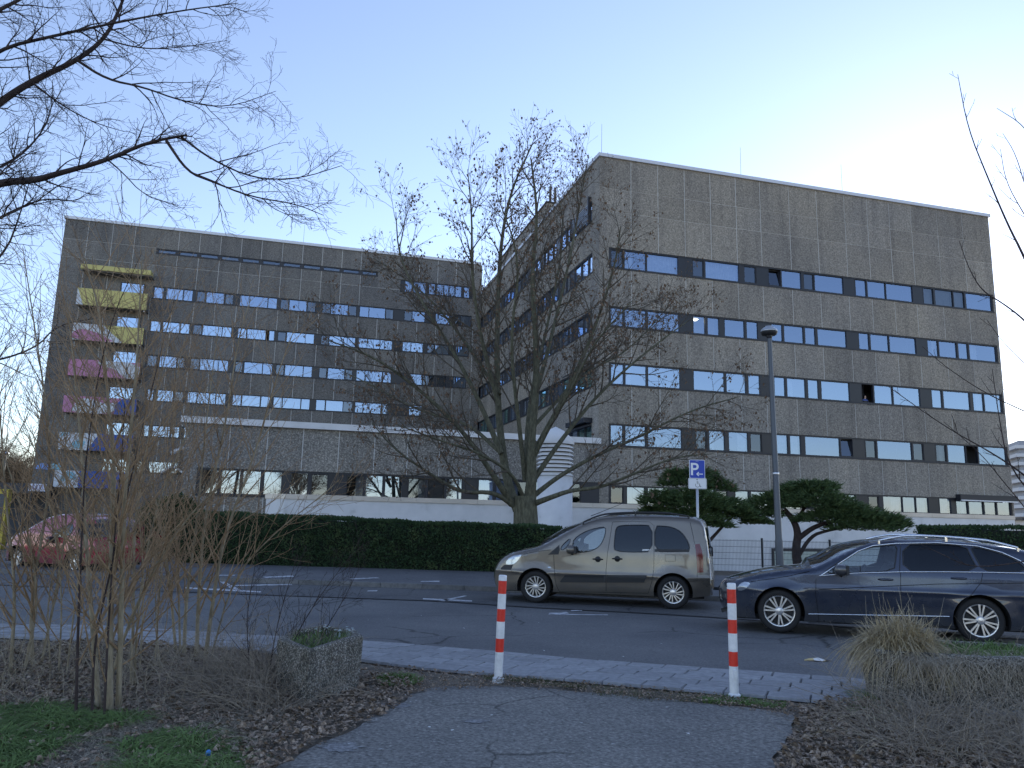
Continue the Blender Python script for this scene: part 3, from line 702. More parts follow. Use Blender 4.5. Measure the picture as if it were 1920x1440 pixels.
fN_.band(wst, A1, az_wb, az_wt, sg, 'glass', deep=1.6, hb=.1)
mb = MB(); fN_.bx(mb, A0-.25, A1, -9, .22, az_top, az_top+zN(350, 785)-zN(350, 792.5)+.12); mb.build('roof_fascia', M['white'], an, recalc=True)
mb = MB(); mb.box(A0+.3, A1, 2, 9, 0, az_top-.02-BZ); mb.build('building_core', M['room'], an)
mb = MB(); mb.box(A0+.004, A0+.3, .33, 9, 0, az_top-.02-BZ); mb.build('end_wall', M['conc_near'], an)
# ---------------------------------------------------------------- white basement wall with coping in front
PO = P0-V*1.7
wt = thing('white_basement_wall', 'long white rendered basement wall with beige metal coping below the windows', 'wall', (PO.x, PO.y, BZ), AZ)
sP = lambda px, z: s_of(px, z, PO, U)
zp = z_at(535, 926, PO, V); zp2 = z_at(1880, 963, PO, V)
p0, p1 = sP(535, zp), sP(1902, zp)
prof = [(p0, 0), (p1, 0), (p1, 1.35), (p0-.9, 1.35), (p0-.9, .8)]
mb = MB(); mb.prism(prof, 0, zp-.24-BZ, lambda a, b, h: (a, b, h)); mb.build('rendered_wall', M['white'], wt, recalc=True)
x = p0; n = 0
mb = MB(); mb.prism([(p0-.0, -.06), (p0+3.2, -.06), (p0+3.2, 1.34), (p0-.96, 1.34), (p0-.96, .78)], zp-.235-BZ, zp-BZ, lambda a, b, h: (a, b, h)); mb.build('coping', M['beigecap'], wt, recalc=True)
x = p0+3.212
while x < p1:
    e = min(x+3.2, p1); mb = MB(); mb.box(x, e-.012, -.06, 1.34, zp-.235-BZ, zp-BZ); mb.build('coping', M['beigecap'], wt); x = e
# basement window seen through the fence
bs0, bs1 = sP(1447, -.2), sP(1572, -.2); bz1 = z_at(1500, 1030, PO, V); bz0 = max(z_at(1500, 1068, PO, V), BZ+.05)
mb = MB(); mb.box(bs0, bs1, -.10, -.003, bz0-BZ, bz1+.05-BZ); bw = mb.build('basement_window', M['frame'], wt)
for k in range(3):
    a = bs0+.12+(bs1-bs0-.12)*k/3; b = bs0+(bs1-bs0)*(k+1)/3-.02; mb = MB(); mb.box(a, b, -.108, -.102, bz0+.1-BZ, bz1-.12-BZ); mb.build('pane', noisy('frosted_pane', [(.3, (.34, .40, .36)), (.7, (.48, .54, .48))], 2, .4), bw)
# ---------------------------------------------------------------- round white ventilation tower
VT = D(1040, 940, 38.0); VT.z = zg(VT.x, VT.y)
vt = thing('ventilation_tower', 'round white ventilation shaft with louvre rings and conical cap behind the tree', 'ventilation shaft', VT)
zv = lambda y: D(1040, y, 38.0).z-VT.z
rv = 33/FPX*38.0
mb = MB(); mb.lathe([(rv, 0), (rv, zv(893)), (rv*.2, zv(893))], 40); mb.build('shaft', M['white'], vt, True)
mb = MB(); mb.lathe([(rv*.80, zv(894)), (rv*.80, zv(832))], 32); mb.build('core', M['frame'], vt, True)
nl = 8
for i in range(nl):
    z = zv(893)+(zv(834)-zv(893))*(i+.15)/nl; hh = (zv(834)-zv(893))/nl
    mb = MB(); mb.lathe([(rv*.85, z+hh*.75), (rv*1.06, z), (rv*1.06, z-hh*.12), (rv*.85, z+hh*.55)], 40); mb.build('louvre_ring', M['white'], vt, True)
mb = MB(); mb.lathe([(rv*1.06, zv(834)), (rv*1.08, zv(826)), (rv*.5, zv(808)), (.01, zv(800))], 40); mb.build('conical_cap', M['white'], vt, True)
# ---------------------------------------------------------------- far things
tb = D(1935, 960, 260.0)
tw = thing('far_tower_block', 'distant grey high-rise with stacked balcony slabs beyond the concrete block', 'building', (tb.x+6, tb.y, -1.25), R_(-20))
mb = MB(); mb.box(-9, 12, -8, 8, 0, 33); mb.build('wall', flat('far_grey', (.30, .31, .34), .8), tw)
for i in range(11): 
    mb = MB(); mb.box(-10.5, 12.5, -9.5, 8.2, 2.2+i*2.8, 3.3+i*2.8); mb.build('balcony_slab', flat('far_slab', (.55, .56, .58), .8) if i == 0 else bpy.data.materials['far_slab'], tw)
hb_ = D(1935, 975, 90.0)
ho = thing('white_low_house', 'small white building beyond the corner of the concrete block', 'building', (hb_.x+5, hb_.y, -1.25), 0)
mb = MB(); mb.box(-6, 6, 0, 9, 0, 4.2); mb.build('wall', M['white'], ho)
mb = MB(); mb.box(-6.3, 6.3, -.3, 9.3, 4.2, 4.5); mb.build('roof', M['frame'], ho)
# carport at the far left with a tagged panel and a yellow machine
cb = D(5, 945, 60.0)
cp_ = thing('bicycle_shelter', 'dark flat-roofed shelter beside the end of the long wing', 'shelter', (cb.x, cb.y, -1.2), R_(8))
hh = D(5, 905, 60).z+1.2
mb = MB(); mb.box(-7, 2.1, 0, 4, hh-.75, hh); mb.build('roof', flat('shelter_dark', (.03, .034, .045), .6), cp_)
for x in (-6.5, -3.5, -.5, 1.9):
    mb = MB(); mb.box(x-.06, x+.06, .1, .22, 0, hh-.755); mb.build('post', M['frame'], cp_)
mb = MB(); mb.box(-7, 2.1, 3.8, 3.95, 0, hh-.76); mb.build('back_wall', flat('shelter_back', (.07, .075, .085), .8), cp_)
gp = D(70, 913, 58.0)
sgn = thing('graffiti_panel', 'white board with purple scribbles hanging at the shelter', 'sign', (gp.x, gp.y, zg(gp.x, gp.y)), R_(8))
z0 = D(70, 921, 58).z-sgn.location.z; z1 = D(70, 907, 58).z-sgn.location.z
mb = MB(); mb.box(-.62, .62, -.03, .03, z0, z1); mb.build('board', flat('board_white', (.62, .62, .70), .6), sgn)
for x in (-.55, .5):
    mb = MB(); mb.box(x, x+.05, .03, .09, 0, z1-.05); mb.build('post', M['frame'], sgn)
rg = random.Random(3); mb = MB()
for k in range(5):
    x = -.5+k*.21; mb.tube([(x+rg.uniform(-.05, .1), -.036, z0+.06+rg.random()*(z1-z0-.12)) for _ in range(5)], .016, 4)
mb.build('scribble', flat('purple_ink', (.14, .08, .30), .6), sgn)
yb = D(10, 930, 56.0)
ym = thing('yellow_grit_bin', 'yellow bin with a grey front standing under the shelter', 'bin', (yb.x, yb.y, zg(yb.x, yb.y)), R_(8))
hz = D(10, 917, 56).z-ym.location.z
mb = MB(); mb.box(-.4, .3, -.3, .3, 0, hz-.1); mb.build('body', flat('yellow_plastic', (.55, .42, .05), .5), ym)
mb = MB(); mb.box(-.44, .34, -.34, .34, hz-.1, hz); mb.build('lid', flat('yellow_lid', (.45, .36, .04), .5), ym)
mb = MB(); mb.box(-.3, .1, -.33, -.301, .3, hz-.35); mb.build('front_plate', M['kerb'], ym)
# ================================================================== CARS
def paintmat(name, col, metal=.55, rough=.32):
    m, t, b = newmat(name); setp(b, base=col, metal=metal, rough=rough, coat=1.0, coatr=.04)
    n = tex(t, 'Noise', coords(t), 2.2, Detail=4); r = nodes_color(t, [(.35, (rough-.06,)*3), (.7, (rough+.12,)*3)], n.outputs[0]); t.links.new(r, b.inputs['Roughness'])
    # road dust towards the sills
    c = coords(t); sx = t.nodes.new('ShaderNodeSeparateXYZ'); t.links.new(c, sx.inputs[0])
    dn = tex(t, 'Noise', c, 6, Detail=5)
    z = mathn(t, 'MULTIPLY_ADD', dn.outputs[0], .5); t.links.new(sx.outputs[2], z.node.inputs[2])
    f = nodes_color(t, [(.45, (.5, .5, .5)), (.8, (0, 0, 0))], z)
    cl = mixc(t, f, col, (.11, .105, .095)); t.links.new(cl, b.inputs['Base Color'])
    return m
M['tyre'] = flat('tyre_rubber', (.014, .014, .015), .75)
M['plastic'] = flat('black_plastic', (.022, .023, .025), .55)
M['under'] = flat('underbody_black', (.008, .008, .008), .9)
M['alloy'] = flat('alloy_rim', (.62, .63, .65), .28, metal=.85)
M['rimdark'] = flat('wheel_shadow_black', (.012, .012, .013), .6)
M['chrome'] = flat('chrome_trim', (.75, .77, .8), .18, metal=1.0)
M['carglass'] = glass('car_glass_clear', .05, (.9, .95, 1), (.72, .78, .78))
M['tint'] = glass('car_glass_tinted', .0, (.85, .92, 1), (.05, .055, .065))
M['lampglass'] = flat('headlamp_lens', (.36, .39, .43), .15, metal=.6, coat=1.0)
M['taillight'] = flat('tail_lamp_red', (.13, .003, .006), .12, coat=.6)
M['seam'] = flat('panel_gap', (.006, .006, .007), .9)
M['seat'] = flat('seat_fabric', (.035, .036, .04), .9)
M['plate'] = flat('number_plate', (.7, .7, .68), .4)
def build_car(name, label, pxf, pxr, spec, paint, group=None):
    """pxf / pxr: photo pixels where the near front and rear tyres meet the road"""
    A, B = G(*pxf), G(*pxr)
    ang = math.atan2(B.y-A.y, B.x-A.x) if 'ang' not in spec else R_(spec['ang'])
    wb, Wd = spec['wb'], spec['W']
    mid = (A+B)*.5 if not spec.get('anchor') else None
    ux = Vector((math.cos(ang), math.sin(ang), 0)); uy = Vector((-math.sin(ang), math.cos(ang), 0))
    org = (mid-ux*wb/2 if mid else A.copy()) + uy*(Wd/2-.10); org.z = (A.z+B.z)/2+.012
    car = thing(name, label, 'car', org, ang, group)
    car.rotation_euler = (0, math.atan2(-(B.z-A.z), wb), ang)
    hw0 = Wd/2
    top = spec['top']; xs = [p[0] for p in top]; xmin, xmax = min(xs), max(xs)
    # dense smoothed silhouette
    ol = chaikin(top, 2, False)
    ztf = []
    def ztop(x):
        best = -1
        for a, b in zip(ol, ol[1:]):
            if min(a[0], b[0]) <= x <= max(a[0], b[0]) and abs(a[0]-b[0]) > 1e-9:
                z = a[1]+(b[1]-a[1])*(x-a[0])/(b[0]-a[0]); best = max(best, z)
        return best if best > 0 else ol[0][1]
    belt, Hh = spec['belt'], spec['H']; tum = spec.get('tum', .20); df, dr = spec.get('df', .75), spec.get('dr', .6)
    fr_, rr_ = spec.get('pf', .20), spec.get('pr', .10)
    def hwid(x, z):
        p = 1.0
        if x < xmin+df: p -= fr_*((xmin+df-x)/df)**2.6
        if x > xmax-dr: p -= rr_*((x-xmax+dr)/dr)**2.4
        s = 1.0
        if z < .42: s -= .05*((.42-z)/.3)**1.6
        if z > belt-.25: s -= .012*((z-belt+.25)/.25)**2 if z < belt else .012+tum*((z-belt)/(Hh-belt))**1.15*(1.0)
        y = hw0*p*s
        # shoulder crease line and lower flute
        cr = spec.get('crease')
        if cr: y += .012*math.exp(-((z-cr(x))/.035)**2)
        y += .016*math.exp(-((z-.62)/.16)**2)
        for wx in (0, wb):       # flared arches
            d = math.hypot(x-wx, z-spec['r'])
            if d < spec['ra']+.16: y += .018*max(0, 1-(d-spec['ra'])/.16)**1.5
        dt = ztop(x)-z; rad = spec.get('round', .10)
        if dt < rad: y -= rad*.8*(1-math.sqrt(max(0, 1-(1-max(dt, 0)/rad)**2)))
        return y
    # side outline: silhouette on top, sill and arches below
    r, ra, sill = spec['r'], spec['ra'], spec['sill']
    low = []
    def arch(cx):
        h = sill-r; th0 = math.asin(max(-1, min(1, h/ra)))
        n = 22; a0 = th0 if True else 0
        return [(cx+ra*math.cos(a0+(math.pi-2*a0)*i/n), r+ra*math.sin(a0+(math.pi-2*a0)*i/n)) for i in range(n+1)]
    low = arch(wb)+arch(0)
    outer = ol+low                      # ol runs front-bottom -> over the roof -> rear-bottom
    oo = []
    for i in range(len(outer)):
        a, b = outer[i], outer[(i+1) % len(outer)]; n = max(1, int(math.dist(a, b)/.07))
        oo += [(a[0]+(b[0]-a[0])*k/n, a[1]+(b[1]-a[1])*k/n) for k in range(n)]
    inv = car_inv = (Matrix.Translation(org) @ car.rotation_euler.to_matrix().to_4x4()).inverted()
    yref = -hw0*(1-.02-tum*.45)
    def pl(px, py, y=None):
        y = yref if y is None else y
        o = inv @ CAM; d = inv.to_3x3() @ ray(px, py); t = (y-o.y)/d.y; q = o+d*t; return (q.x, q.z)
    cv = spec['conv']
    wins = [(chaikin([pl(*cv(*q)) for q in poly], 1), kind) for poly, kind in spec['windows']]
    pts, tris = cdt_fill(oo, [w_ for w_, _ in wins], .055)
    def surf_mesh(nm, pts, tris, off, mat, parent, sides=(-1, 1), thick=0):
        for sd in sides:
            me = bpy.data.meshes.new(nm); vs = [(x, sd*(hwid(x, z)+off), z) for x, z in pts]
            fs = [t if sd < 0 else t[::-1] for t in tris]
            me.from_pydata(vs, [], fs); me.materials.append(mat)
            bm = bmesh.new(); bm.from_mesh(me)
            for f in bm.faces:
                f.normal_update()
                if f.normal.y*sd < 0: f.normal_flip()
                f.smooth = True
            bm.to_mesh(me); bm.free()
            nn = []
            for x, z in pts:
                e = .012; gx_ = (hwid(x+e, z)-hwid(x-e, z))/(2*e); gz_ = (hwid(x, z+e)-hwid(x, z-e))/(2*e)
                gx_ = max(-3, min(3, gx_)); gz_ = max(-3, min(3, gz_))
                nn.append(Vector((-gx_, sd, -gz_)).normalized())
            me.normals_split_custom_set_from_vertices(nn)
            o = bpy.data.objects.new(nm, me); COL.objects.link(o); o.parent = parent
        return o
    surf_mesh('body_side', pts, tris, 0, paint, car)
    for w_, kind in wins:
        p2, t2 = cdt_fill(w_, [], .12)
        surf_mesh('side_window', p2, t2, -.006, M[kind], car)
        # dark rubber surround
        for sd in (-1, 1):
            mb = MB(); mb.tube([(x, sd*(hwid(x, z)-.001), z) for x, z in w_+[w_[0]]], .009, 5); mb.build('window_seal', M['plastic'] if not spec.get('chrome') else M['plastic'], car, True)
    # cross skin: bonnet, windscreen, roof, tailgate
    ws, rw = spec['windscreen'], spec['rearscreen']
    TT = [-1, -.985, -.955, -.9, -.75, -.5, -.25, 0, .25, .5, .75, .9, .955, .985, 1]
    cs = [[], []]
    grid = []
    den = []
    for a, b in zip(ol, ol[1:]):
        n = max(1, int(math.dist(a, b)/.06)); den += [(a[0]+(b[0]-a[0])*k/n, a[1]+(b[1]-a[1])*k/n) for k in range(n)]
    den.append(ol[-1])
    kb, kg = MB(), {'windscreen': MB(), 'rear_window': MB()}
    P = []
    for i, (x, z) in enumerate(den):
        a, b = den[max(0, i-1)], den[min(len(den)-1, i+1)]; t = Vector((b[0]-a[0], b[1]-a[1])).normalized(); n = Vector((-t.y, t.x))
        y = hwid(x, z); cr = .035+.11*abs(n.x)**2*(1 if x < (xmin+xmax)/2 else .55)
        if ws[0][0]-.05 < x < ws[1][0]+.05: cr = .035+.10*min(1, (ws[1][0]+.05-x)/.5)
        P.append([(x+n.x*cr*(1-s*s), y*s, z+n.y*cr*(1-s*s)) for s in TT])
    for mbx in [kb]+list(kg.values()): mbx.v = [p for row in P for p in row]
    K = len(TT)
    for i in range(len(den)-1):
        xm = (den[i][0]+den[i+1][0])/2; zm = (den[i][1]+den[i+1][1])/2
        for j in range(K-1):
            sm = abs(TT[j]+TT[j+1])/2; f = (i*K+j, i*K+j+1, (i+1)*K+j+1, (i+1)*K+j)
            isw = ws[0][0] < xm < ws[1][0] and zm > ws[0][1]-.06 and sm < .93
            isr = zm > rw[0] and zm < rw[1] and xm > spec['rx'] and sm < .88
            (kg['windscreen'] if isw else kg['rear_window'] if isr else kb).f.append(f)
    for mbx in [kb]+list(kg.values()): mbx.m = [0]*len(mbx.f)
    kb.build('body_skin', paint, car, True, recalc=True)
    kg['windscreen'].build('windscreen', M['carglass'], car, True, recalc=True); kg['rear_window'].build('rear_window', M[spec.get('rg', 'tint')], car, True, recalc=True)
    # floor, wheel housings
    mb = MB(); mb.box(xmin+.15, xmax-.15, -hw0*.86, hw0*.86, sill-.02, sill+.05); mb.build('floor_pan', M['under'], car)
    for wx in (0, wb):
        for sd in (-1, 1):
            mb = MB(); n = 20; th = [math.asin(max(-1, min(1, (sill-r)/ra)))+(math.pi-2*math.asin(max(-1, min(1, (sill-r)/ra))))*i/n for i in range(n+1)]
            for t_ in th:
                xx, zz = wx+ra*math.cos(t_), r+ra*math.sin(t_); mb.v += [(xx, sd*(hwid(xx, zz)-.004), zz), (xx, sd*(hw0-.34), zz)]
            b0 = len(mb.v); mb.v += [(wx, sd*(hw0-.34), sill)]
            for i in range(n): mb.f += [(2*i, 2*i+2, 2*i+3, 2*i+1), (2*i+1, 2*i+3, b0)]; mb.m += [0, 0]
            mb.build('wheel_housing', M['under'], car, True)
    # wheels
    for wx in (0, wb):
        for sd in (-1, 1):
            wh = bpy.data.objects.new('wheel', None); COL.objects.link(wh); wh.parent = car
            yc = sd*(hw0-.035); wh.location = (wx, yc, r); wh.rotation_euler = (0, rng.uniform(0, 6), 0)
            tw_ = .20; rr = spec['rim']; o_ = -sd
            mb = MB(); mb.lathe([(rr-.005, -.008*sd), (rr+.012, .002*sd), (r-.03, .004*sd), (r-.008, -.012*sd), (r, -.04*sd), (r, -(tw_-.04)*sd), (r-.02, -tw_*sd), (rr, -tw_*sd)], 40, axis='y'); mb.build('tyre', M['tyre'], wh, True, recalc=True)
            mb = MB(); mb.lathe([(rr+.004, .001*sd), (rr+.004, -.012*sd), (rr-.018, -.016*sd), (rr-.03, -.05*sd), (rr-.035, -.16*sd)], 40, axis='y')
            nsp = spec['spokes']
            for k in range(nsp):
                a0 = 2*math.pi*k/nsp
                for q in (-1, 1):
                    sw, tw2 = spec['sw']
                    a1 = a0+q*sw; a2 = a0+q*sw+tw2
                    wd = spec.get('wd', .018)
                    def pt(rad, an, w__, dy): return (rad*math.cos(an)-w__*math.sin(an), dy*sd, rad*math.sin(an)+w__*math.cos(an))
                    mb.add([pt(.05, a1, -wd*.8, -.012), pt(.05, a1, wd*.8, -.012), pt(rr-.012, a2, wd, -.010), pt(rr-.012, a2, -wd, -.010),
                            pt(.05, a1, -wd*.8, -.05), pt(.05, a1, wd*.8, -.05), pt(rr-.012, a2, wd, -.045), pt(rr-.012, a2, -wd, -.045)],
                           [(0, 1, 2, 3), (0, 4, 5, 1), (1, 5, 6, 2), (2, 6, 7, 3), (3, 7, 4, 0)])
            mb.lathe([(.001, .002*sd), (.045, -.002*sd), (.062, -.014*sd), (.064, -.05*sd)], 20, axis='y')
            mb.build('rim', M['alloy'], wh, recalc=True)
            mb = MB(); mb.lathe([(.001, -.07*sd), (rr-.03, -.07*sd)], 28, axis='y'); mb.build('brake_disc', M['rimdark'], wh, recalc=True)
    # overlays: patches and lines given as photo pixels
    for poly, mt, nm, yr, off, smo in spec.get('patches', []):
        q = [pl(*cv(*p_), yr) for p_ in poly]; q = chaikin(q, smo) if smo else q
        p2, t2 = cdt_fill(q, [], .06); surf_mesh(nm, p2, t2, off, M[mt] if isinstance(mt, str) else mt, car)
        for sd in (-1, 1):
            mb = MB(); n = len(q)
            for x, z in q: mb.v += [(x, sd*(hwid(x, z)+off), z), (x, sd*(hwid(x, z)-.004), z)]
            for i in range(n): mb.f.append((2*i, 2*((i+1) % n), 2*((i+1) % n)+1, 2*i+1)); mb.m.append(0)
            mb.build(nm+'_edge', M[mt] if isinstance(mt, str) else mt, car, True, recalc=True)
    for line, rad, mt, nm, yr in spec.get('lines', []):
        q = [pl(*cv(*p_), yr) for p_ in line]
        d_ = []
        for a, b in zip(q, q[1:]):
            n = max(1, int(math.dist(a, b)/.05)); d_ += [(a[0]+(b[0]-a[0])*k/n, a[1]+(b[1]-a[1])*k/n) for k in range(n)]
        d_.append(q[-1])
        for sd in (-1, 1):
            mb = MB(); mb.tube([(x, sd*(hwid(x, z)+(.002 if nm == 'panel_gap' else .006)), z) for x, z in d_], rad, 5); mb.build(nm, M[mt], car, True)
    for p_, kind in spec.get('handles', []):
        x, z = pl(*cv(*p_), -hw0)
        for sd in (-1, 1):
            y = hwid(x, z); mb = MB()
            mb.tube([(x-.10, sd*(y+.002), z), (x-.06, sd*(y+.03), z+.004), (x+.06, sd*(y+.03), z+.004), (x+.10, sd*(y+.002), z)], [.012, .017, .017, .012], 8, True)
            if kind == 'black':
                mb.lathe([(.001, sd*(y+.012)), (.055, sd*(y+.010)), (.062, sd*(y-.01))], 16, (x, 0, z), 'y')
            mb.build('door_handle', M['plastic'] if kind == 'black' else paint, car, True, recalc=True)
    # mirrors
    mx, mz = pl(*cv(*spec['mirror']), -hw0-.12)
    for sd in (-1, 1):
        bm = bmesh.new(); bmesh.ops.create_uvsphere(bm, u_segments=16, v_segments=10, radius=1)
        for v in bm.verts:
            c = v.co; v.co = Vector((math.copysign(abs(c.x)**.75, c.x)*.10+.02, math.copysign(abs(c.y)**.8, c.y)*.11, math.copysign(abs(c.z)**.7, c.z)*.085))
        for f in bm.faces: f.smooth = True
        me = bpy.data.meshes.new('mirror'); bm.to_mesh(me); bm.free(); me.materials.append(paint)
        mo = bpy.data.objects.new('mirror', me); COL.objects.link(mo); mo.parent = car; mo.location = (mx, sd*(hw0+.10), mz)
        mb = MB(); mb.box(.085, .125, -.095, .095, -.07, .065); mb.build('mirror_glass', M['plastic'], mo)
        mb = MB(); mb.tube([(.02, -sd*.06, -.07), (.04, -sd*.2, -.11)], .03, 8, True); mb.build('mirror_foot', M['plastic'], mo, True)
    # roof rails
    if spec.get('rails'):
        x0, x1, mt = spec['rails']
        for sd in (-1, 1):
            n = 24; q = []
            for i in range(n+1):
                x = x0+(x1-x0)*i/n; zt_ = ztop(x); y = hwid(x, zt_-.03)-.02
                q.append((x, sd*y, zt_+.02+.045*min(1, 5*min(i/n, 1-i/n))))
            mb = MB(); mb.tube(q, .018, 6, True)
            for i in (0, n//2, n): mb.tube([q[i], (q[i][0], q[i][1], q[i][2]-.07)], .02, 6)
            mb.build('roof_rail', M[mt], car, True)
    # cabin: dashboard, seats, steering wheel
    sx = spec['seatx']
    mb = MB(); mb.prism([(ws[0][0]-.05, .55), (ws[0][0]-.05, belt-.06), (ws[0][0]+.35, belt-.02), (ws[0][0]+.55, belt-.18), (ws[0][0]+.5, .55)], -hw0*.8, hw0*.8, lambda a, b, h_: (a, h_, b)); mb.build('dashboard', M['seat'], car, recalc=True)
    for sd in (-1, 1):
        y = sd*.37
        se = bpy.data.objects.new('front_seat', None); COL.objects.link(se); se.parent = car
        mb = MB(); mb.prism(chaikin([(sx-.25, .42), (sx-.25, .62), (sx+.25, .58), (sx+.42, belt+.12), (sx+.52, belt+.10), (sx+.42, .42)], 1), y-.24, y+.24, lambda a, b, h_: (a, h_, b)); mb.build('seat_shell', M['seat'], se, recalc=True)
        mb = MB(); mb.prism(chaikin([(sx+.43, belt+.16), (sx+.45, belt+.36), (sx+.55, belt+.36), (sx+.55, belt+.16)], 1), y-.12, y+.12, lambda a, b, h_: (a, h_, b)); mb.build('headrest', M['seat'], se, recalc=True)
    mb = MB(); mb.prism([(sx+.75, .4), (sx+.75, .68), (sx+1.15, .68), (sx+1.3, belt+.1), (sx+1.42, belt+.1), (sx+1.3, .4)], -.62, .62, lambda a, b, h_: (a, h_, b)); mb.build('rear_bench', M['seat'], car, recalc=True)
    mb = MB(); cxs, czs = ws[0][0]+.72, belt-.06
    mb.tube([(cxs+.08*math.sin(t_*math.pi/12), -.37+.185*math.cos(t_*math.pi/12), czs+.17*math.sin(t_*math.pi/12)) for t_ in range(25)], .016, 6); mb.build('steering_wheel', M['plastic'], car, True)
    return car, hwid, ztop, pl
vc = lambda x, y: (920+x/4.364, 940+y/4.364)
van_paint = paintmat('taupe_metallic', (.155, .136, .112), .6, .32)
van_spec = dict(wb=2.73, W=1.81, H=1.78, r=.318, ra=.375, sill=.23, belt=1.04, tum=.15, rim=.215, spokes=7, sw=(.19, .36), wd=.0115, pf=.24, pr=.07, df=.8,
  crease=lambda x: .60,
  top=[(-.80, .22), (-.88, .35), (-.90, .52), (-.87, .66), (-.80, .78), (-.66, .90), (-.40, 1.0), (-.08, 1.07), (.12, 1.13), (.42, 1.31), (.75, 1.50), (1.02, 1.64), (1.35, 1.735), (1.9, 1.78), (2.5, 1.785), (3.0, 1.775), (3.22, 1.745), (3.33, 1.67), (3.38, 1.4), (3.43, 1.0), (3.45, .7), (3.47, .5), (3.42, .28)],
  windscreen=((.10, 1.12), (1.02, 1.64)), rearscreen=(1.08, 1.58), rx=3.2, rg='tint', conv=vc,
  windows=[([(668, 335), (712, 283), (790, 240), (870, 218), (942, 208), (938, 275), (910, 345), (868, 388), (800, 412), (715, 420), (690, 405)], 'carglass'),
           ([(572, 392), (595, 352), (655, 298), (650, 345), (600, 398)], 'carglass'),
           ([(1010, 395), (1015, 300), (1025, 215), (1060, 197), (1200, 193), (1322, 197), (1322, 412), (1180, 416), (1080, 412), (1040, 405)], 'tint'),
           ([(1342, 200), (1420, 202), (1490, 212), (1560, 250), (1605, 310), (1628, 365), (1625, 408), (1500, 412), (1345, 412)], 'tint')],
  patches=[([(568, 655), (610, 603), (943, 600), (943, 664), (575, 662)], 'plastic', 'rubbing_strip', -.9, .022, 0),
           ([(950, 600), (1278, 604), (1255, 664), (950, 664)], 'plastic', 'rubbing_strip', -.9, .022, 0),
           ([(470, 437), (562, 355), (566, 400), (556, 434)], 'plastic', 'mirror_triangle', -.88, .004, 0),
           ([(128, 512), (150, 470), (200, 440), (268, 430), (262, 452), (215, 505), (180, 514)], 'lampglass', 'headlight', -.72, .006, 1),
           ([(90, 545), (120, 518), (195, 517), (180, 556), (95, 556)], 'plastic', 'bumper_grille', -.72, .006, 0),
           ([(1672, 352), (1708, 346), (1728, 400), (1740, 480), (1740, 578), (1690, 582), (1684, 470)], 'taillight', 'tail_light', -.8, .012, 0),
           ([(1342, 390), (1625, 393), (1625, 414), (1342, 412)], 'plastic', 'window_ledge', -.86, .006, 0),
           ([(1425, 440), (1508, 440), (1508, 488), (1430, 488)], van_paint, 'fuel_flap', -.9, .004, 1),
           ([(1245, 392), (1308, 390), (1305, 402), (1240, 404)], 'plate', 'window_sticker', -.83, .004, 0),
           ([(468, 536), (495, 536), (490, 544), (470, 544)], 'lampglass', 'side_repeater', -.9, .004, 0)],
  lines=[([(516, 440), (520, 520), (527, 620), (535, 680), (560, 735)], .004, 'seam', 'panel_gap', -.9), ([(993, 170), (975, 300), (957, 420), (945, 560), (945, 735)], .004, 'seam', 'panel_gap', -.88),
         ([(1335, 195), (1336, 420), (1335, 560), (1318, 660), (1290, 750)], .004, 'seam', 'panel_gap', -.9), ([(560, 738), (945, 745), (1290, 752)], .004, 'seam', 'panel_gap', -.9),
         ([(1000, 168), (1150, 163), (1300, 168), (1330, 195)], .003, 'seam', 'panel_gap', -.8), ([(1632, 170), (1660, 300), (1668, 350)], .004, 'seam', 'panel_gap', -.8),
         ([(495, 395), (380, 410), (275, 432)], .004, 'seam', 'panel_gap', -.8), ([(1427, 438), (1510, 438), (1512, 490), (1430, 490), (1427, 438)], .003, 'seam', 'panel_gap', -.9),
         ([(1615, 655), (1690, 648), (1690, 585)], .003, 'seam', 'panel_gap', -.85), ([(180, 580), (240, 585), (262, 600)], .003, 'seam', 'panel_gap', -.8)],
  handles=[((877, 474), 'black'), ((1036, 471), 'black')], mirror=(650, 395), rails=(.95, 3.05, 'plastic'), seatx=1.05)
van, vh, vz, vpl = build_car('parked_van', 'taupe compact van parked in the bay behind the striped bollard', (1005, 1131), (1262, 1143), van_spec, van_paint)
mb = MB(); mb.tube([(1.35, -.3, vz(1.35)+.03), (1.05, -.3, vz(1.35)+.03), (1.75, -.3, vz(1.7)+.28)][1:], [.008, .003], 5); mb.build('aerial', M['plastic'], van)
mb = MB(); mb.box(3.40, 3.50, -.8, .8, .42, .58); mb.build('rear_bumper', van_paint, van)
mb = MB(); mb.box(3.50, 3.53, -.26, .26, .72, .84); mb.build('number_plate', M['plate'], van)
mb = MB(); mb.tube([(3.4, 0, .36), (3.62, 0, .36), (3.68, 0, .42)], .03, 8, True); mb.build('tow_hitch', M['plastic'], van, True)
mb = MB(); mb.tube([(3.40, -.45, 1.25), (3.50, -.5, 1.18), (3.50, -.5, 1.02)], .02, 6, True); mb.build('rear_wiper', M['plastic'], van, True)
wc = lambda x, y: (1320+x/3.2, 980+y/3.2)
wag_paint = paintmat('navy_metallic', (.027, .036, .062), .5, .26)
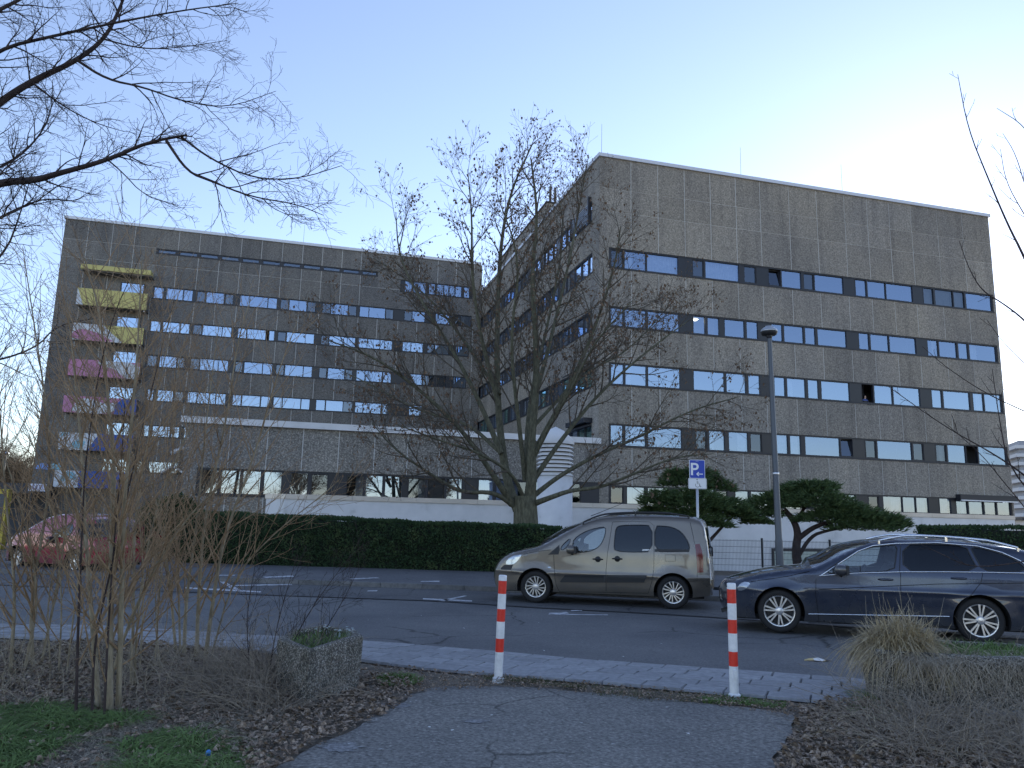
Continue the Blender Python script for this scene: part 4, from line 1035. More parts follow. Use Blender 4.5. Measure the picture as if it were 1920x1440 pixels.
wag_spec = dict(wb=2.76, W=1.77, H=1.45, r=.325, ra=.372, sill=.20, belt=.93, tum=.20, rim=.236, spokes=7, sw=(.145, 0), wd=.0125, pf=.22, pr=.12, df=.75, round=.08, ang=-17, chrome=True,
  crease=lambda x: .66+.03*(x+.3)/2.6,
  top=[(-.70, .20), (-.77, .34), (-.79, .50), (-.77, .62), (-.70, .72), (-.52, .80), (-.2, .885), (.2, .95), (.55, .985), (.85, 1.15), (1.15, 1.30), (1.42, 1.40), (1.8, 1.45), (2.3, 1.45), (2.8, 1.42), (3.2, 1.375), (3.5, 1.32), (3.62, 1.22), (3.74, 1.02), (3.80, .88), (3.84, .65), (3.83, .45), (3.76, .25)],
  windscreen=((.52, .98), (1.42, 1.40)), rearscreen=(.98, 1.28), rx=3.45, conv=wc,
  windows=[([(705, 303), (800, 240), (900, 180), (1000, 148), (1100, 137), (1165, 135), (1150, 215), (1135, 290), (900, 298)], 'carglass'),
           ([(1195, 133), (1380, 128), (1580, 140), (1600, 200), (1640, 285), (1400, 290), (1190, 290)], 'tint'),
           ([(1600, 142), (1720, 165), (1830, 205), (1905, 250), (1925, 288), (1800, 292), (1665, 287), (1630, 210)], 'tint')],
  patches=[([(200, 405), (205, 375), (235, 350), (280, 357), (265, 380), (235, 405)], 'lampglass', 'headlight', -.75, .006, 1),
           ([(100, 520), (140, 505), (145, 530), (105, 545)], 'plastic', 'bumper_intake', -.7, .004, 0),
           ([(770, 275), (790, 270), (800, 300), (770, 305)], 'plastic', 'mirror_triangle', -.84, .004, 0)],
  lines=[([(690, 316), (800, 245), (920, 170), (1010, 138), (1150, 124), (1400, 120), (1640, 140), (1780, 178), (1880, 225), (1930, 260)], .011, 'chrome', 'chrome_trim', -.70),
         ([(690, 318), (900, 303), (1180, 295), (1450, 295), (1700, 298), (1925, 303)], .009, 'chrome', 'chrome_trim', -.86),
         ([(625, 547), (1000, 554), (1470, 562)], .010, 'chrome', 'chrome_trim', -.87),
         ([(672, 335), (668, 420), (685, 545), (690, 600)], .004, 'seam', 'panel_gap', -.87), ([(1180, 295), (1178, 430), (1190, 590)], .004, 'seam', 'panel_gap', -.87),
         ([(1675, 300), (1660, 360), (1600, 430), (1540, 480), (1500, 560)], .004, 'seam', 'panel_gap', -.87), ([(630, 290), (500, 320), (280, 352)], .004, 'seam', 'panel_gap', -.8),
         ([(690, 400), (1000, 385), (1400, 368), (1920, 362)], .005, 'seam', 'panel_gap', -.88), ([(1180, 140), (1165, 290)], .006, 'plastic', 'pillar_trim', -.75), ([(625, 600), (1000, 610), (1500, 625)], .006, 'seam', 'panel_gap', -.86)],
  handles=[((1090, 342), 'body'), ((1530, 335), 'body')], mirror=(815, 283), rails=(1.5, 3.35, 'chrome'), seatx=1.30)
wag, wh_, wz, wpl = build_car('estate_car', 'dark navy estate car with chrome trim beside the dry grass mound', (1449, 1190), (1851, 1207), wag_spec, wag_paint)
mb = MB(); mb.box(-.83, -.78, -.3, .3, .50, .70); mb.build('grille', M['chrome'], wag)
mb = MB(); mb.box(-.84, -.80, -.26, .26, .36, .46); mb.build('number_plate', M['plate'], wag)
hc = lambda x, y: (x/4.0, 940+y/4.0)
red_paint = paintmat('red_paint', (.30, .010, .028), .2, .3)
red_spec = dict(wb=2.46, W=1.70, H=1.50, r=.30, ra=.35, sill=.22, belt=.98, tum=.20, rim=.20, spokes=6, sw=(.2, 0), wd=.02, pf=.24, pr=.16, df=.8, dr=.7, ang=-27, anchor=True,
  top=[(-.72, .22), (-.80, .38), (-.80, .55), (-.72, .72), (-.5, .84), (-.1, .96), (.2, 1.05), (.6, 1.28), (1.0, 1.45), (1.4, 1.515), (1.9, 1.52), (2.35, 1.48), (2.7, 1.40), (2.85, 1.28), (3.02, 1.02), (3.10, .85), (3.14, .6), (3.08, .28)],
  windscreen=((.18, 1.04), (1.0, 1.45)), rearscreen=(1.02, 1.38), rx=2.6, rg='carglass', conv=hc,
  windows=[([(400, 270), (440, 215), (500, 178), (560, 165), (555, 270)], 'carglass'), ([(600, 270), (605, 168), (700, 168), (790, 190), (780, 270)], 'tint')],
  patches=[([(890, 215), (905, 215), (930, 285), (905, 290)], 'taillight', 'tail_light', -.75, .01, 0), ([(60, 370), (75, 335), (130, 320), (110, 360)], 'lampglass', 'headlight', -.7, .006, 0)],
  lines=[([(580, 170), (575, 300), (585, 470)], .004, 'seam', 'panel_gap', -.85), ([(330, 300), (340, 420), (370, 480)], .004, 'seam', 'panel_gap', -.85)],
  handles=[((540, 320), 'body')], mirror=(370, 285), seatx=1.0)
red, rh, rz_, rpl = build_car('red_hatchback', 'red hatchback parked behind the tangle of bare saplings', (33, 1068), (215, 1078), red_spec, red_paint)
mb = MB(); mb.box(3.12, 3.17, -.26, .26, .72, .83); mb.build('number_plate', M['plate'], red)
mb = MB(); mb.box(3.04, 3.16, -.74, .74, .36, .56); mb.build('rear_bumper', red_paint, red)
# ================================================================== STREET FURNITURE
M['bred'] = noisy('bollard_red', [(.3, (.62, .025, .012)), (.7, (.76, .04, .02))], 30, .45)
M['bwhite'] = noisy('bollard_white', [(.25, (.62, .64, .66)), (.6, (.80, .81, .82))], 18, .5)
def bollard(bp, tp, label):
    b = G(*bp); t = D(*tp, b.y); ax = (t-b); hgt = ax.length
    o = thing('bollard', label, 'bollard', b, 0, 'striped bollards across the path')
    o.rotation_euler = ax.to_track_quat('Z', 'Y').to_euler(); rad = .041
    z = [0, .30*hgt, .435*hgt, .60*hgt, .725*hgt, .86*hgt, .965*hgt][:]
    fr = [0, .268, .395, .555, .675, .82, .945, 1.0]
    z = [k*hgt for k in fr]
    for i in range(7):
        mb = MB(); top = i == 6
        prof = [(rad, z[i]), (rad, z[i+1])] if not top else [(rad, z[i]), (rad, z[i+1]-.008), (rad-.006, z[i+1]-.001), (.001, z[i+1]+.001)]
        if i == 0: prof = [(rad, -.02)]+prof
        mb.lathe(prof, 28); mb.build('white_band' if i % 2 == 0 else 'red_band', M['bwhite' if i % 2 == 0 else 'bred'], o, True)
    mb = MB(); mb.lathe([(rad+.016, -.03), (rad+.016, .022), (rad+.002, .035), (rad-.005, .036)], 28); mb.build('base_collar', M['bwhite'], o, True)
    mb = MB(); mb.box(rad-.006, rad+.014, -.016, .016, .17, .24); mb.build('lock_lug', M['bwhite'], o)
    mb = MB(); mb.lathe([(.001, -rad-.003), (.006, -rad-.002), (.007, -rad+.004)], 10, (0, 0, z[7]-.03), 'y'); mb.build('bolt_hole', M['frame'], o)
    return o
bollard((934, 1276), (943, 1078), 'red and white striped bollard in front of the taupe van')
bollard((1377, 1307), (1371, 1093), 'red and white striped bollard in front of the navy estate car')
# mushroom lamp
lb_ = D(1463, 1066, 21.6); lb_.z = .115
def lamp(P, H, label, lean=0):
    o = thing('street_lamp', label, 'street lamp', P)
    mb = MB(); mb.lathe([(.105, 0), (.105, 1.1), (.098, 1.16), (.092, 1.2), (.058, H-.16)], 18); mb.build('pole', flat('lamp_pole_grey', (.09, .10, .115), .45, metal=.4), o, True)
    mb = MB(); mb.lathe([(.06, H-.2), (.08, H-.17), (.08, H-.1)], 18); mb.build('collar', M['frame'], o, True)
    mb = MB(); mb.lathe([(.07, H-.12), (.20, H-.10), (.235, H-.02), (.235, H)], 28); mb.build('lower_bowl', M['plastic'], o, True)
    mb = MB(); mb.lathe([(.236, H), (.24, H+.015), (.225, H+.06), (.16, H+.115), (.10, H+.13), (.095, H+.17), (.001, H+.175)], 28); mb.build('lamp_cap', flat('lamp_cap_grey', (.38, .40, .43), .35, metal=.5), o, True)
    mb = MB(); mb.lathe([(.09, 2.95), (.096, 2.96), (.096, 3.0), (.09, 3.01)], 16); mb.build('clamp', M['alloy'], o, True)
    return o
lt_ = D(1442, 622, 21.6)
l1 = lamp(lb_, lt_.z-lb_.z, 'tall grey mushroom-headed street lamp rising behind the navy estate car')
ax = lt_-lb_; l1.rotation_euler = ax.to_track_quat('Z', 'Y').to_euler()
q = D(12, 850, 75.0); pz = zg(q.x, q.y)
lamp(Vector((q.x, q.y, pz)), q.z-pz, 'far mushroom-headed street lamp against the sky beside the long wing')
# parking sign
sb_ = D(1309, 980, 19.2); sb_.z = .115; st_ = D(1305, 862, 19.2)
sg_ = thing('parking_sign', 'blue parking sign with arrow and wheelchair plate on a grey post behind the van', 'sign', sb_)
hS = st_.z-sb_.z
mb = MB(); mb.tube([(0, .04, 0), (0, .04, hS-.03)], .032, 12, True); mb.build('post', flat('galvanised', (.42, .44, .47), .4, metal=.6), sg_, True)
pxm = 19.2/FPX
def rrect(x0, x1, z0, z1, r, n=5):
    out = []
    for cx, cz, a0 in ((x1-r, z1-r, 0), (x0+r, z1-r, 90), (x0+r, z0+r, 180), (x1-r, z0+r, 270)):
        out += [(cx+r*math.cos(R_(a0+90*k/n)), cz+r*math.sin(R_(a0+90*k/n))) for k in range(n+1)]
    return out
yp = lambda a, b, h_: (a, h_, b)
w2 = 14.6*pxm; zb1 = hS-35*pxm
sgb = flat('sign_blue', (.012, .055, .42), .4); sgw = flat('sign_white', (.78, .80, .82), .4); sgk = flat('sign_black', (.012, .012, .014), .5)
mb = MB(); mb.prism(rrect(-w2, w2, zb1, hS, .03), -.004, .004, yp); bd = mb.build('sign_board', sgw, sg_, recalc=True)
mb = MB(); mb.prism(rrect(-w2+.012, w2-.012, zb1+.012, hS-.012, .022), -.0065, -.0041, yp); mb.build('blue_field', sgb, bd, recalc=True)
def txt(s, size, x, z, y, mat, parent, bold=.0):
    cu = bpy.data.curves.new('lettering', 'FONT'); cu.body = s; cu.size = size; cu.offset = bold; cu.extrude = 0
    o = bpy.data.objects.new('tmp', cu); COL.objects.link(o); dg = bpy.context.evaluated_depsgraph_get()
    me = bpy.data.meshes.new_from_object(o.evaluated_get(dg)); bpy.data.objects.remove(o)
    xs = [v.co.x for v in me.vertices]; ys = [v.co.y for v in me.vertices]
    for v in me.vertices: v.co = Vector((x+v.co.x-(min(xs)+max(xs))/2, y, z+v.co.y-(min(ys)+max(ys))/2))
    me.materials.clear(); me.materials.append(mat)
    o = bpy.data.objects.new('lettering', me); COL.objects.link(o); o.parent = parent; return o
Hs = hS-zb1
txt('P', Hs*.92, -.06, zb1+Hs*.50, -.0085, sgw, bd, .006)
ar = bd
mb = MB(); ax0, az0 = .02*1.0, zb1+Hs*.24
mb.prism([(-.005, az0-.011), (.14, az0-.011), (.14, az0+.011), (-.005, az0+.011)], -.009, -.0066, yp)
mb.prism([(-.03, az0), (.03, az0+.055), (.045, az0+.038), (.008, az0), (.045, az0-.038), (.03, az0-.055)], -.0095, -.0067, yp); mb.build('arrow', sgw, bd, recalc=True)
zc1 = zb1+.01; zc0 = zc1-20*pxm; w3 = 17.2*pxm
mb = MB(); mb.prism(rrect(-w3, w3, zc0, zc1, .035), -.012, -.0068, yp); pl2 = mb.build('plate', sgw, sg_, recalc=True)
fr_ = rrect(-w3+.014, w3-.014, zc0+.014, zc1-.014, .026)
mb = MB(); mb.tube([(a, -.0125, b) for a, b in fr_+[fr_[0]]], .0032, 4); mb.build('plate_border', sgk, pl2)
mb = MB(); cx, cz = .0, zc0+.095
mb.tube([(cx+.052*math.cos(R_(a)), -.0125, cz+.052*math.sin(R_(a))) for a in range(-215, 60, 12)], .0055, 4)
mb.tube([(cx-.01, -.0125, cz+.11), (cx-.008, -.0125, cz+.03), (cx+.045, -.0125, cz+.03), (cx+.07, -.0125, cz-.045), (cx+.09, -.0125, cz-.035)], .0065, 4)
mb.tube([(cx-.01, -.0125, cz+.075), (cx+.035, -.0125, cz+.072)], .0055, 4)
mb.lathe([(.001, -.013), (.014, -.0128), (.014, -.0121)], 12, (cx-.01, 0, cz+.14), 'y'); mb.build('wheelchair_symbol', sgk, pl2)
for z in (hS-.012, zb1-.0):
    for x in (-.02, .02): 
        mb = MB(); mb.box(x-.008, x+.008, -.0098, -.0066, z-.03, z-.018); mb.build('rivet', M['cap'], sg_)
# mesh fence
M['fence'] = flat('fence_anthracite', (.02, .024, .03), .5, metal=.3)
fa_, fb_ = D(1300, 1073, 27.2), D(1790, 1073, 28.2)
fdir = Vector((fb_.x-fa_.x, fb_.y-fa_.y, 0)); fl = fdir.length; fdir.normalize()
fence = thing('mesh_fence', 'anthracite double-bar mesh fence in front of the white basement wall', 'fence', (fa_.x, fa_.y, 0), math.atan2(fdir.y, fdir.x))
fh = 1.16; pw = 2.5
for k in range(int(fl/pw)+1):
    x = k*pw; mb = MB(); mb.box(x-.03, x+.03, -.02, .03, -.05, fh+.06); mb.build('post', M['fence'], fence)
    mb = MB(); n = 50
    for i in range(n+1):
        xx = x+pw*i/n; mb.tube([(xx, -.03, .05), (xx, -.03, fh)], .0045, 3)
    mb.build('vertical_bars', M['fence'], fence, kind='stuff')
    for j in range(6):
        z = .08+j*(fh-.12)/5; mb = MB(); mb.tube([(x+.035, -.038, z), (x+pw-.035, -.038, z)], .008, 4); mb.build('cross_bar', M['fence'], fence)
# ================================================================== TREES AND SHRUBS
def bark(name, lo, mid, hi, scale=14):
    m, t, b = newmat(name); setp(b, rough=.95, spec=.2)
    c = geopos(t); mp = t.nodes.new('ShaderNodeMapping'); mp.inputs['Scale'].default_value = (1, 1, .3); t.links.new(c, mp.inputs[0])
    n = tex(t, 'Noise', mp.outputs[0], scale, Detail=6, Roughness=.7)
    t.links.new(nodes_color(t, [(.3, lo), (.5, mid), (.72, hi)], n.outputs[0]), b.inputs['Base Color']); bump(t, b, n.outputs[0], .7, .03); return m
M['bark'] = bark('tree_bark', (.055, .055, .040), (.115, .112, .078), (.19, .185, .13))
M['twig'] = bark('tree_twig', (.06, .05, .04), (.10, .085, .066), (.15, .128, .10), 9)
M['sapbark'] = bark('sapling_bark', (.16, .132, .09), (.29, .24, .16), (.42, .355, .25), 16)
M['saptwig'] = bark('sapling_twig', (.17, .115, .068), (.31, .215, .13), (.46, .34, .21), 10)
M['darktwig'] = bark('dark_twig', (.03, .024, .024), (.055, .042, .04), (.085, .065, .06), 10)
M['dryleaf'] = noisy('dry_leaf', [(.3, (.07, .043, .03)), (.5, (.15, .095, .06)), (.7, (.25, .175, .11))], 6, .9)
Z = Vector((0, 0, 1))
def rvec(r):
    while True:
        v = Vector((r.uniform(-1, 1), r.uniform(-1, 1), r.uniform(-1, 1)))
        if .05 < v.length < 1: return v.normalized()
def wander(r, p, d, L, n, curl, up):
    pts = [p.copy()]; d = d.normalized()
    for i in range(n):
        d = (d+rvec(r)*curl+Z*up).normalized(); p = p+d*(L/n); pts.append(p.copy())
    return pts
def spawn(out, r, pts, rad, lvl, P):
    """side branches along a polyline; out[lvl] collects (pts, radii)"""
    if lvl >= len(P['n']): return
    seg = [(pts[i+1]-pts[i]).length for i in range(len(pts)-1)]; tot = sum(seg)
    cnt = P['n'][lvl]; cnt = int(cnt*tot) if P.get('perm', False) else cnt
    if lvl == 0 or P.get('perm'): cnt = max(2, int(P['n'][lvl]*tot/P['ref'][lvl]))
    for k in range(cnt):
        t = P['t0'][lvl]+(1-P['t0'][lvl])*((k+r.random())/cnt); dist = t*tot; i = 0
        while i < len(seg)-1 and dist > seg[i]: dist -= seg[i]; i += 1
        f = min(1, dist/max(seg[i], 1e-6)); p = pts[i].lerp(pts[i+1], f); tan = (pts[i+1]-pts[i]).normalized()
        rr = rad[i]+(rad[i+1]-rad[i])*f
        side = rvec(r); side = (side-tan*side.dot(tan))
        if P.get('flat'): side.z *= P['flat']
        side.normalize()
        an = R_(P['ang'][lvl])*r.uniform(.7, 1.25)
        d = tan*math.cos(an)+side*math.sin(an)
        L = P['L'][lvl]*r.uniform(.55, 1.2)*(1.15-.65*t)
        r0 = min(rr*.72, P['r'][lvl]); n = P['seg'][lvl]
        q = wander(r, p, d, L, n, P['curl'][lvl], P['up'][lvl])
        rd = [r0+(P['tip']-r0)*(j/n)**.8 for j in range(n+1)]
        out[lvl].append((q, rd)); spawn(out, r, q, rd, lvl+1, P)
def smooth_path(pts, n=2):
    for _ in range(n):
        q = [pts[0]]
        for a, b in zip(pts, pts[1:]): q += [a.lerp(b, .25), a.lerp(b, .75)]
        q.append(pts[-1]); pts = q
    return pts
def guided(r, px, Y0, dY, wob=.0):
    n = len(px); P = [D(x, y, Y0+dY*(i/(n-1))) for i, (x, y) in enumerate(px)]
    return smooth_path([P[0]]+[p+rvec(r)*wob for p in P[1:]], 2)
def taper(pts, r0, r1, pw=.8):
    n = len(pts)-1; return [r0+(r1-r0)*(i/n)**pw for i in range(n+1)]
def leafquad(mb, p, d, s, r, fold=.3):
    d = d.normalized(); sd = d.cross(rvec(r)); 
    if sd.length < .05: sd = d.orthogonal()
    sd.normalize(); n = d.cross(sd); w_ = s*.36
    mb.add([p, p+d*s*.5+sd*w_+n*s*fold*.3, p+d*s, p+d*s*.5-sd*w_+n*s*fold*.3], [(0, 1, 2), (0, 2, 3)])
# ---------------------------------------------------------------- the big bare tree behind the hedge
r = random.Random(11); TY = 26.0
base = D(987, 1072, TY); base.z = zg(base.x, base.y)
tree = thing('bare_deciduous_tree', 'big bare tree with clinging dry leaves behind the dark hedge', 'tree', base)
def rel(pts, o): return [p-o for p in pts]
trunk = [D(986, 1090, TY), D(986, 1030, TY), D(986, 985, TY), D(985, 950, TY), D(985, 930, TY)]
trunk[0].z = base.z-.2
mb = MB(); mb.tube(rel(smooth_path(trunk), base), taper(smooth_path(trunk), .50, .36), 14); mb.build('trunk', M['bark'], tree, True)
limbs = [([(972,955),(955,925),(943,850),(937,740),(930,600),(938,470),(955,360),(995,268)], 1.5, .24, .02), ([(990,955),(992,900),(993,830),(1002,740),(1008,640),(1000,510),(1012,400),(992,300)], -1.5, .27, .02),
 ([(960,945),(935,905),(870,810),(785,725),(695,665),(615,640)], -2.5, .16, .012), ([(940,850),(900,750),(850,660),(795,575),(748,485),(738,395)], 1.0, .13, .012),
 ([(965,950),(930,925),(865,922),(800,890),(740,840),(690,790)], -3, .12, .01), ([(1000,945),(1030,932),(1075,917),(1130,915),(1180,887),(1260,860),(1330,850)], -3, .14, .01),
 ([(1000,930),(1050,895),(1120,850),(1200,820),(1300,770),(1390,740)], -1.0, .12, .01), ([(1000,900),(1060,820),(1130,730),(1220,650),(1300,600)], 1.5, .13, .01),
 ([(1000,850),(1055,740),(1110,620),(1150,500),(1160,420)], -2, .13, .01), ([(1005,740),(1040,620),(1072,490),(1088,385),(1102,295)], 2.5, .11, .01),
 ([(935,760),(905,640),(880,510),(880,410),(872,318)], -2, .11, .01), ([(940,850),(880,790),(790,770),(700,720),(650,700)], 3.0, .10, .01),
 ([(985,940),(960,880),(900,850),(820,830),(740,800)], -4, .10, .01), ([(990,880),(1030,800),(1080,720),(1110,640),(1190,560)], -4.5, .11, .01),
 ([(985,900),(975,780),(960,640),(972,490),(935,370)], -4.0, .12, .01), ([(985,900),(990,760),(1030,600),(1058,440),(1042,355)], 4.5, .12, .01), ([(937,740),(860,620),(790,540),(700,480)], 3.5, .09, .01),
 ([(1000,800),(1090,700),(1180,660),(1260,560)], 4.0, .09, .01)]
TP = dict(n=[13, 6, 4], ref=[6.5, 1, 1], t0=[.22, .2, .15], ang=[36, 38, 42], L=[2.7, 1.25, .55], r=[.034, .013, .007], seg=[6, 4, 3], curl=[.13, .18, .22], up=[.06, .05, .02], tip=.0045)
tw = [[], [], []]
for px, dY, r0, r1 in limbs:
    pts = guided(r, px, TY, dY, .10); rd = taper(pts, r0*.85, r1)
    mb = MB(); mb.tube(rel(pts, base), rd, 8); mb.build('limb', M['bark'], tree, True)
    spawn(tw, r, pts, rd, 0, TP)
for lv, nm, sd in ((0, 'branches', 5), (1, 'branchlets', 4), (2, 'twigs', 3)):
    mb = MB()
    for q, rd in tw[lv]: mb.tube(rel(q, base), rd, sd)
    mb.build(nm, M['twig'], tree, True, 'stuff')
mb = MB()
for q, rd in tw[2]+tw[1]:
    if r.random() < .5:
        for _ in range(r.choice((1, 1, 2, 2))):
            p = q[-1-r.randrange(2)]-base+rvec(r)*.04; leafquad(mb, p, Vector((r.uniform(-.5, .5), r.uniform(-.5, .5), -1)), r.uniform(.06, .125), r, 1.2)
mb.build('dry_leaves', M['dryleaf'], tree, False, 'stuff')
# ---------------------------------------------------------------- tree reaching in from the upper left
r = random.Random(5)
tb = D(-330, 1250, 9.5); tb.z = zg(tb.x, tb.y)
ul = thing('overhanging_bare_tree', 'bare tree reaching dark branches over the road from outside the corner', 'tree', tb)
tp = [tb+Vector((0, 0, -.1)), tb+Vector((.05, 0, 1.5)), tb+Vector((.15, .1, 3.2)), tb+Vector((.3, .1, 5.2)), tb+Vector((.35, 0, 7.5)), tb+Vector((.5, 0, 9.5))]
mb = MB(); sp_ = smooth_path(tp); mb.tube(rel(sp_, tb), taper(sp_, .22, .05), 10); mb.build('trunk', M['darktwig'], ul, True)
UL = [([(-300,520),(-120,390),(0,346),(60,340),(110,330),(200,298),(280,272),(345,256)], 0, .075, .013), ([(312,264),(345,318),(400,345),(470,374),(550,379),(610,398)], .2, .022, .004), ([(340,257),(400,300),(480,330),(560,340),(640,306)], .6, .018, .004),
 ([(-290,420),(-120,280),(0,200),(60,155),(140,110),(190,72),(230,20),(250,-40)], .5, .07, .012), ([(140,110),(200,142),(270,165),(340,190),(420,200),(515,168)], .3, .022, .003), ([(60,155),(120,205),(180,230),(240,245)], 1.0, .016, .003),
 ([(-285,300),(-100,160),(0,98),(100,62),(200,45),(330,28),(440,8)], -.5, .04, .004), ([(-290,200),(-100,60),(0,25),(60,-15),(120,-60)], .6, .05, .01), ([(-310,640),(-100,560),(0,480),(40,400),(62,320)], 1.5, .03, .004),
 ([(-310,760),(-60,690),(60,655),(110,610),(180,590)], 1.2, .022, .004), ([(200,298),(230,330),(265,370),(330,390)], 1.0, .012, .003), ([(-290,350),(-60,330),(40,300),(90,230),(100,150)], 2.0, .03, .004), ([(190,72),(260,90),(340,95),(430,80)], 1.5, .014, .003), ([(-300,480),(-60,430),(60,380),(110,372),(160,385)], 2.5, .025, .004)]
UP = dict(n=[15, 5, 3], ref=[2.4, 1, 1], t0=[.2, .1, .1], ang=[45, 46, 48], L=[.95, .42, .2], r=[.012, .006, .0035], seg=[7, 5, 3], curl=[.22, .26, .3], up=[.02, .01, -.01], tip=.0022)
tw = [[], [], []]
for px, dY, r0, r1 in UL:
    pts = guided(r, px, 9.3, dY, .05); rd = taper(pts, r0, r1)
    mb = MB(); mb.tube(rel(pts, tb), rd, 7); mb.build('limb', M['darktwig'], ul, True); spawn(tw, r, pts, rd, 0, UP)
for lv, nm, sd in ((0, 'branches', 4), (1, 'branchlets', 3), (2, 'twigs', 3)):
    mb = MB()
    for q, rd in tw[lv]: mb.tube(rel(q, tb), rd, sd)
    mb.build(nm, M['darktwig'], ul, True, 'stuff')
# ---------------------------------------------------------------- saplings in the left bed
SP = dict(n=[17, 4, 1], ref=[2.6, 1, 1], t0=[.10, .15, .2], ang=[40, 40, 42], L=[1.15, .5, .22], r=[.012, .006, .0036], seg=[7, 4, 3], curl=[.09, .14, .2], up=[.07, .05, .02], tip=.0018)
def sapling(label, stems, mat=('sapbark', 'saptwig'), seed=1, P=SP, name='bare_sapling'):
    r = random.Random(seed); b = G(*stems[0][0][0])
    o = thing(name, label, 'sapling', b, 0, None)
    tw = [[], [], []]
    for px, dY, r0, r1 in stems:
        b0 = G(*px[0]); pts = guided(r, px, b0.y, dY, .02); pts[0].z = b0.z-.04; rd = taper(pts, r0, r1)
        mb = MB(); mb.tube(rel(pts, b), rd, 7); mb.build('stem', M[mat[0]], o, True); spawn(tw, r, pts, rd, 0, P)
    for lv, nm, sd in ((0, 'branches', 4), (1, 'branchlets', 3), (2, 'twigs', 3)):
        mb = MB()
        for q, rd in tw[lv]: mb.tube(rel(q, b), rd, sd)
        if mb.f: mb.build(nm, M[mat[1]], o, True, 'stuff')
    return o
sapling('thick pale multi-stemmed bare sapling in the leaf litter in front of the red car', [([(205,1338),(209,1150),(213,1000),(210,850),(205,760),(192,600),(160,480)], .3, .033, .004), ([(186,1330),(178,1180),(165,1000),(150,850),(140,700),(128,560)], .6, .026, .003), ([(222,1332),(226,1100),(236,950),(250,800),(262,650),(266,480)], -.3, .026, .003), ([(200,1300),(235,1180),(300,1050),(360,960),(430,900)], -.4, .018, .003)], seed=21)
sapling('slender dark-stemmed bare sapling in the grass beside the thick pale one', [([(142,1350),(146,1150),(150,1000),(156,850),(200,620),(262,476)], .2, .013, .002), ([(172,1345),(182,1200),(205,1080),(240,900),(290,700),(330,560)], .2, .012, .002), ([(195,1350),(203,1160),(215,1020),(225,850),(235,640)], .3, .011, .002)], ('darktwig', 'saptwig'), 22)
sapling('clump of three leaning grey saplings beside the concrete planter', [([(345,1232),(352,1120),(368,1000),(382,860),(396,720),(410,600)], .3, .024, .003), ([(368,1236),(375,1100),(385,960),(428,780),(446,640),(470,560)], .2, .025, .003), ([(384,1242),(405,1100),(425,1000),(478,850),(520,700),(560,600)], .1, .026, .003), ([(395,1236),(440,1080),(520,990),(600,930),(635,898)], -.4, .013, .002)], seed=23)
sapling('thin bare sapling leaning left between the clump and the thick one', [([(330,1225),(315,1080),(290,930),(262,800),(225,700),(150,600)], .2, .018, .003), ([(338,1226),(332,1050),(320,900),(330,720),(350,620)], .4, .014, .002)], seed=24)
sapling('bare sapling cluster at the far end of the leaf bed', [([(20,1262),(30,1100),(15,950),(0,800),(-20,600)], .2, .02, .003), ([(62,1257),(56,1120),(90,950),(100,820),(66,600),(40,460)], .2, .022, .003), ([(45,1260),(70,1120),(50,980),(10,860),(-40,760)], .3, .016, .003), ([(75,1255),(110,1100),(130,960),(120,820),(170,640)], .3, .016, .003)], seed=25)
sapling('straight bare sapling standing behind the thick pale one', [([(246,1292),(250,1150),(250,1000),(266,880),(300,700),(318,620)], .2, .017, .003), ([(252,1290),(262,1120),(290,960),(345,820),(400,690)], .1, .013, .002)], seed=26)
sapling('wispy low sapling with upright twigs growing beside the planter', [([(500,1290),(520,1180),(545,1090),(555,1040)], .1, .006, .0015), ([(520,1285),(560,1170),(640,1060),(680,1020)], 0, .006, .0015), ([(470,1290),(460,1160),(475,1060)], .1, .006, .0015), ([(560,1280),(610,1180),(650,1120),(672,1060)], .0, .006, .0015)], ('darktwig', 'darktwig'), 27,
        dict(SP, n=[10, 3, 2], ref=[.8, 1, 1], L=[.42, .18, .08], r=[.004, .0025, .0018], tip=.0012))
sapling('group of whippy thin brown saplings between the thick pale one and the leaning clump', [([(262,1262),(275,1100),(262,950),(240,800),(210,690)], .2, .010, .002), ([(290,1255),(300,1080),(318,930),(352,800),(360,680)], .1, .010, .002), ([(300,1258),(288,1100),(300,960),(330,860),(380,760)], .2, .009, .002), ([(228,1268),(222,1120),(195,960),(150,850),(90,760)], .2, .010, .002)], seed=28)
sapling('thin brown saplings leaning over the verge in front of the red car', [([(110,1262),(118,1110),(100,960),(70,840),(20,740)], .1, .010, .002), ([(125,1265),(140,1100),(170,960),(215,870),(280,800)], .1, .010, .002), ([(95,1258),(90,1120),(120,1000),(180,900),(250,850)], .2, .009, .002)], seed=29)
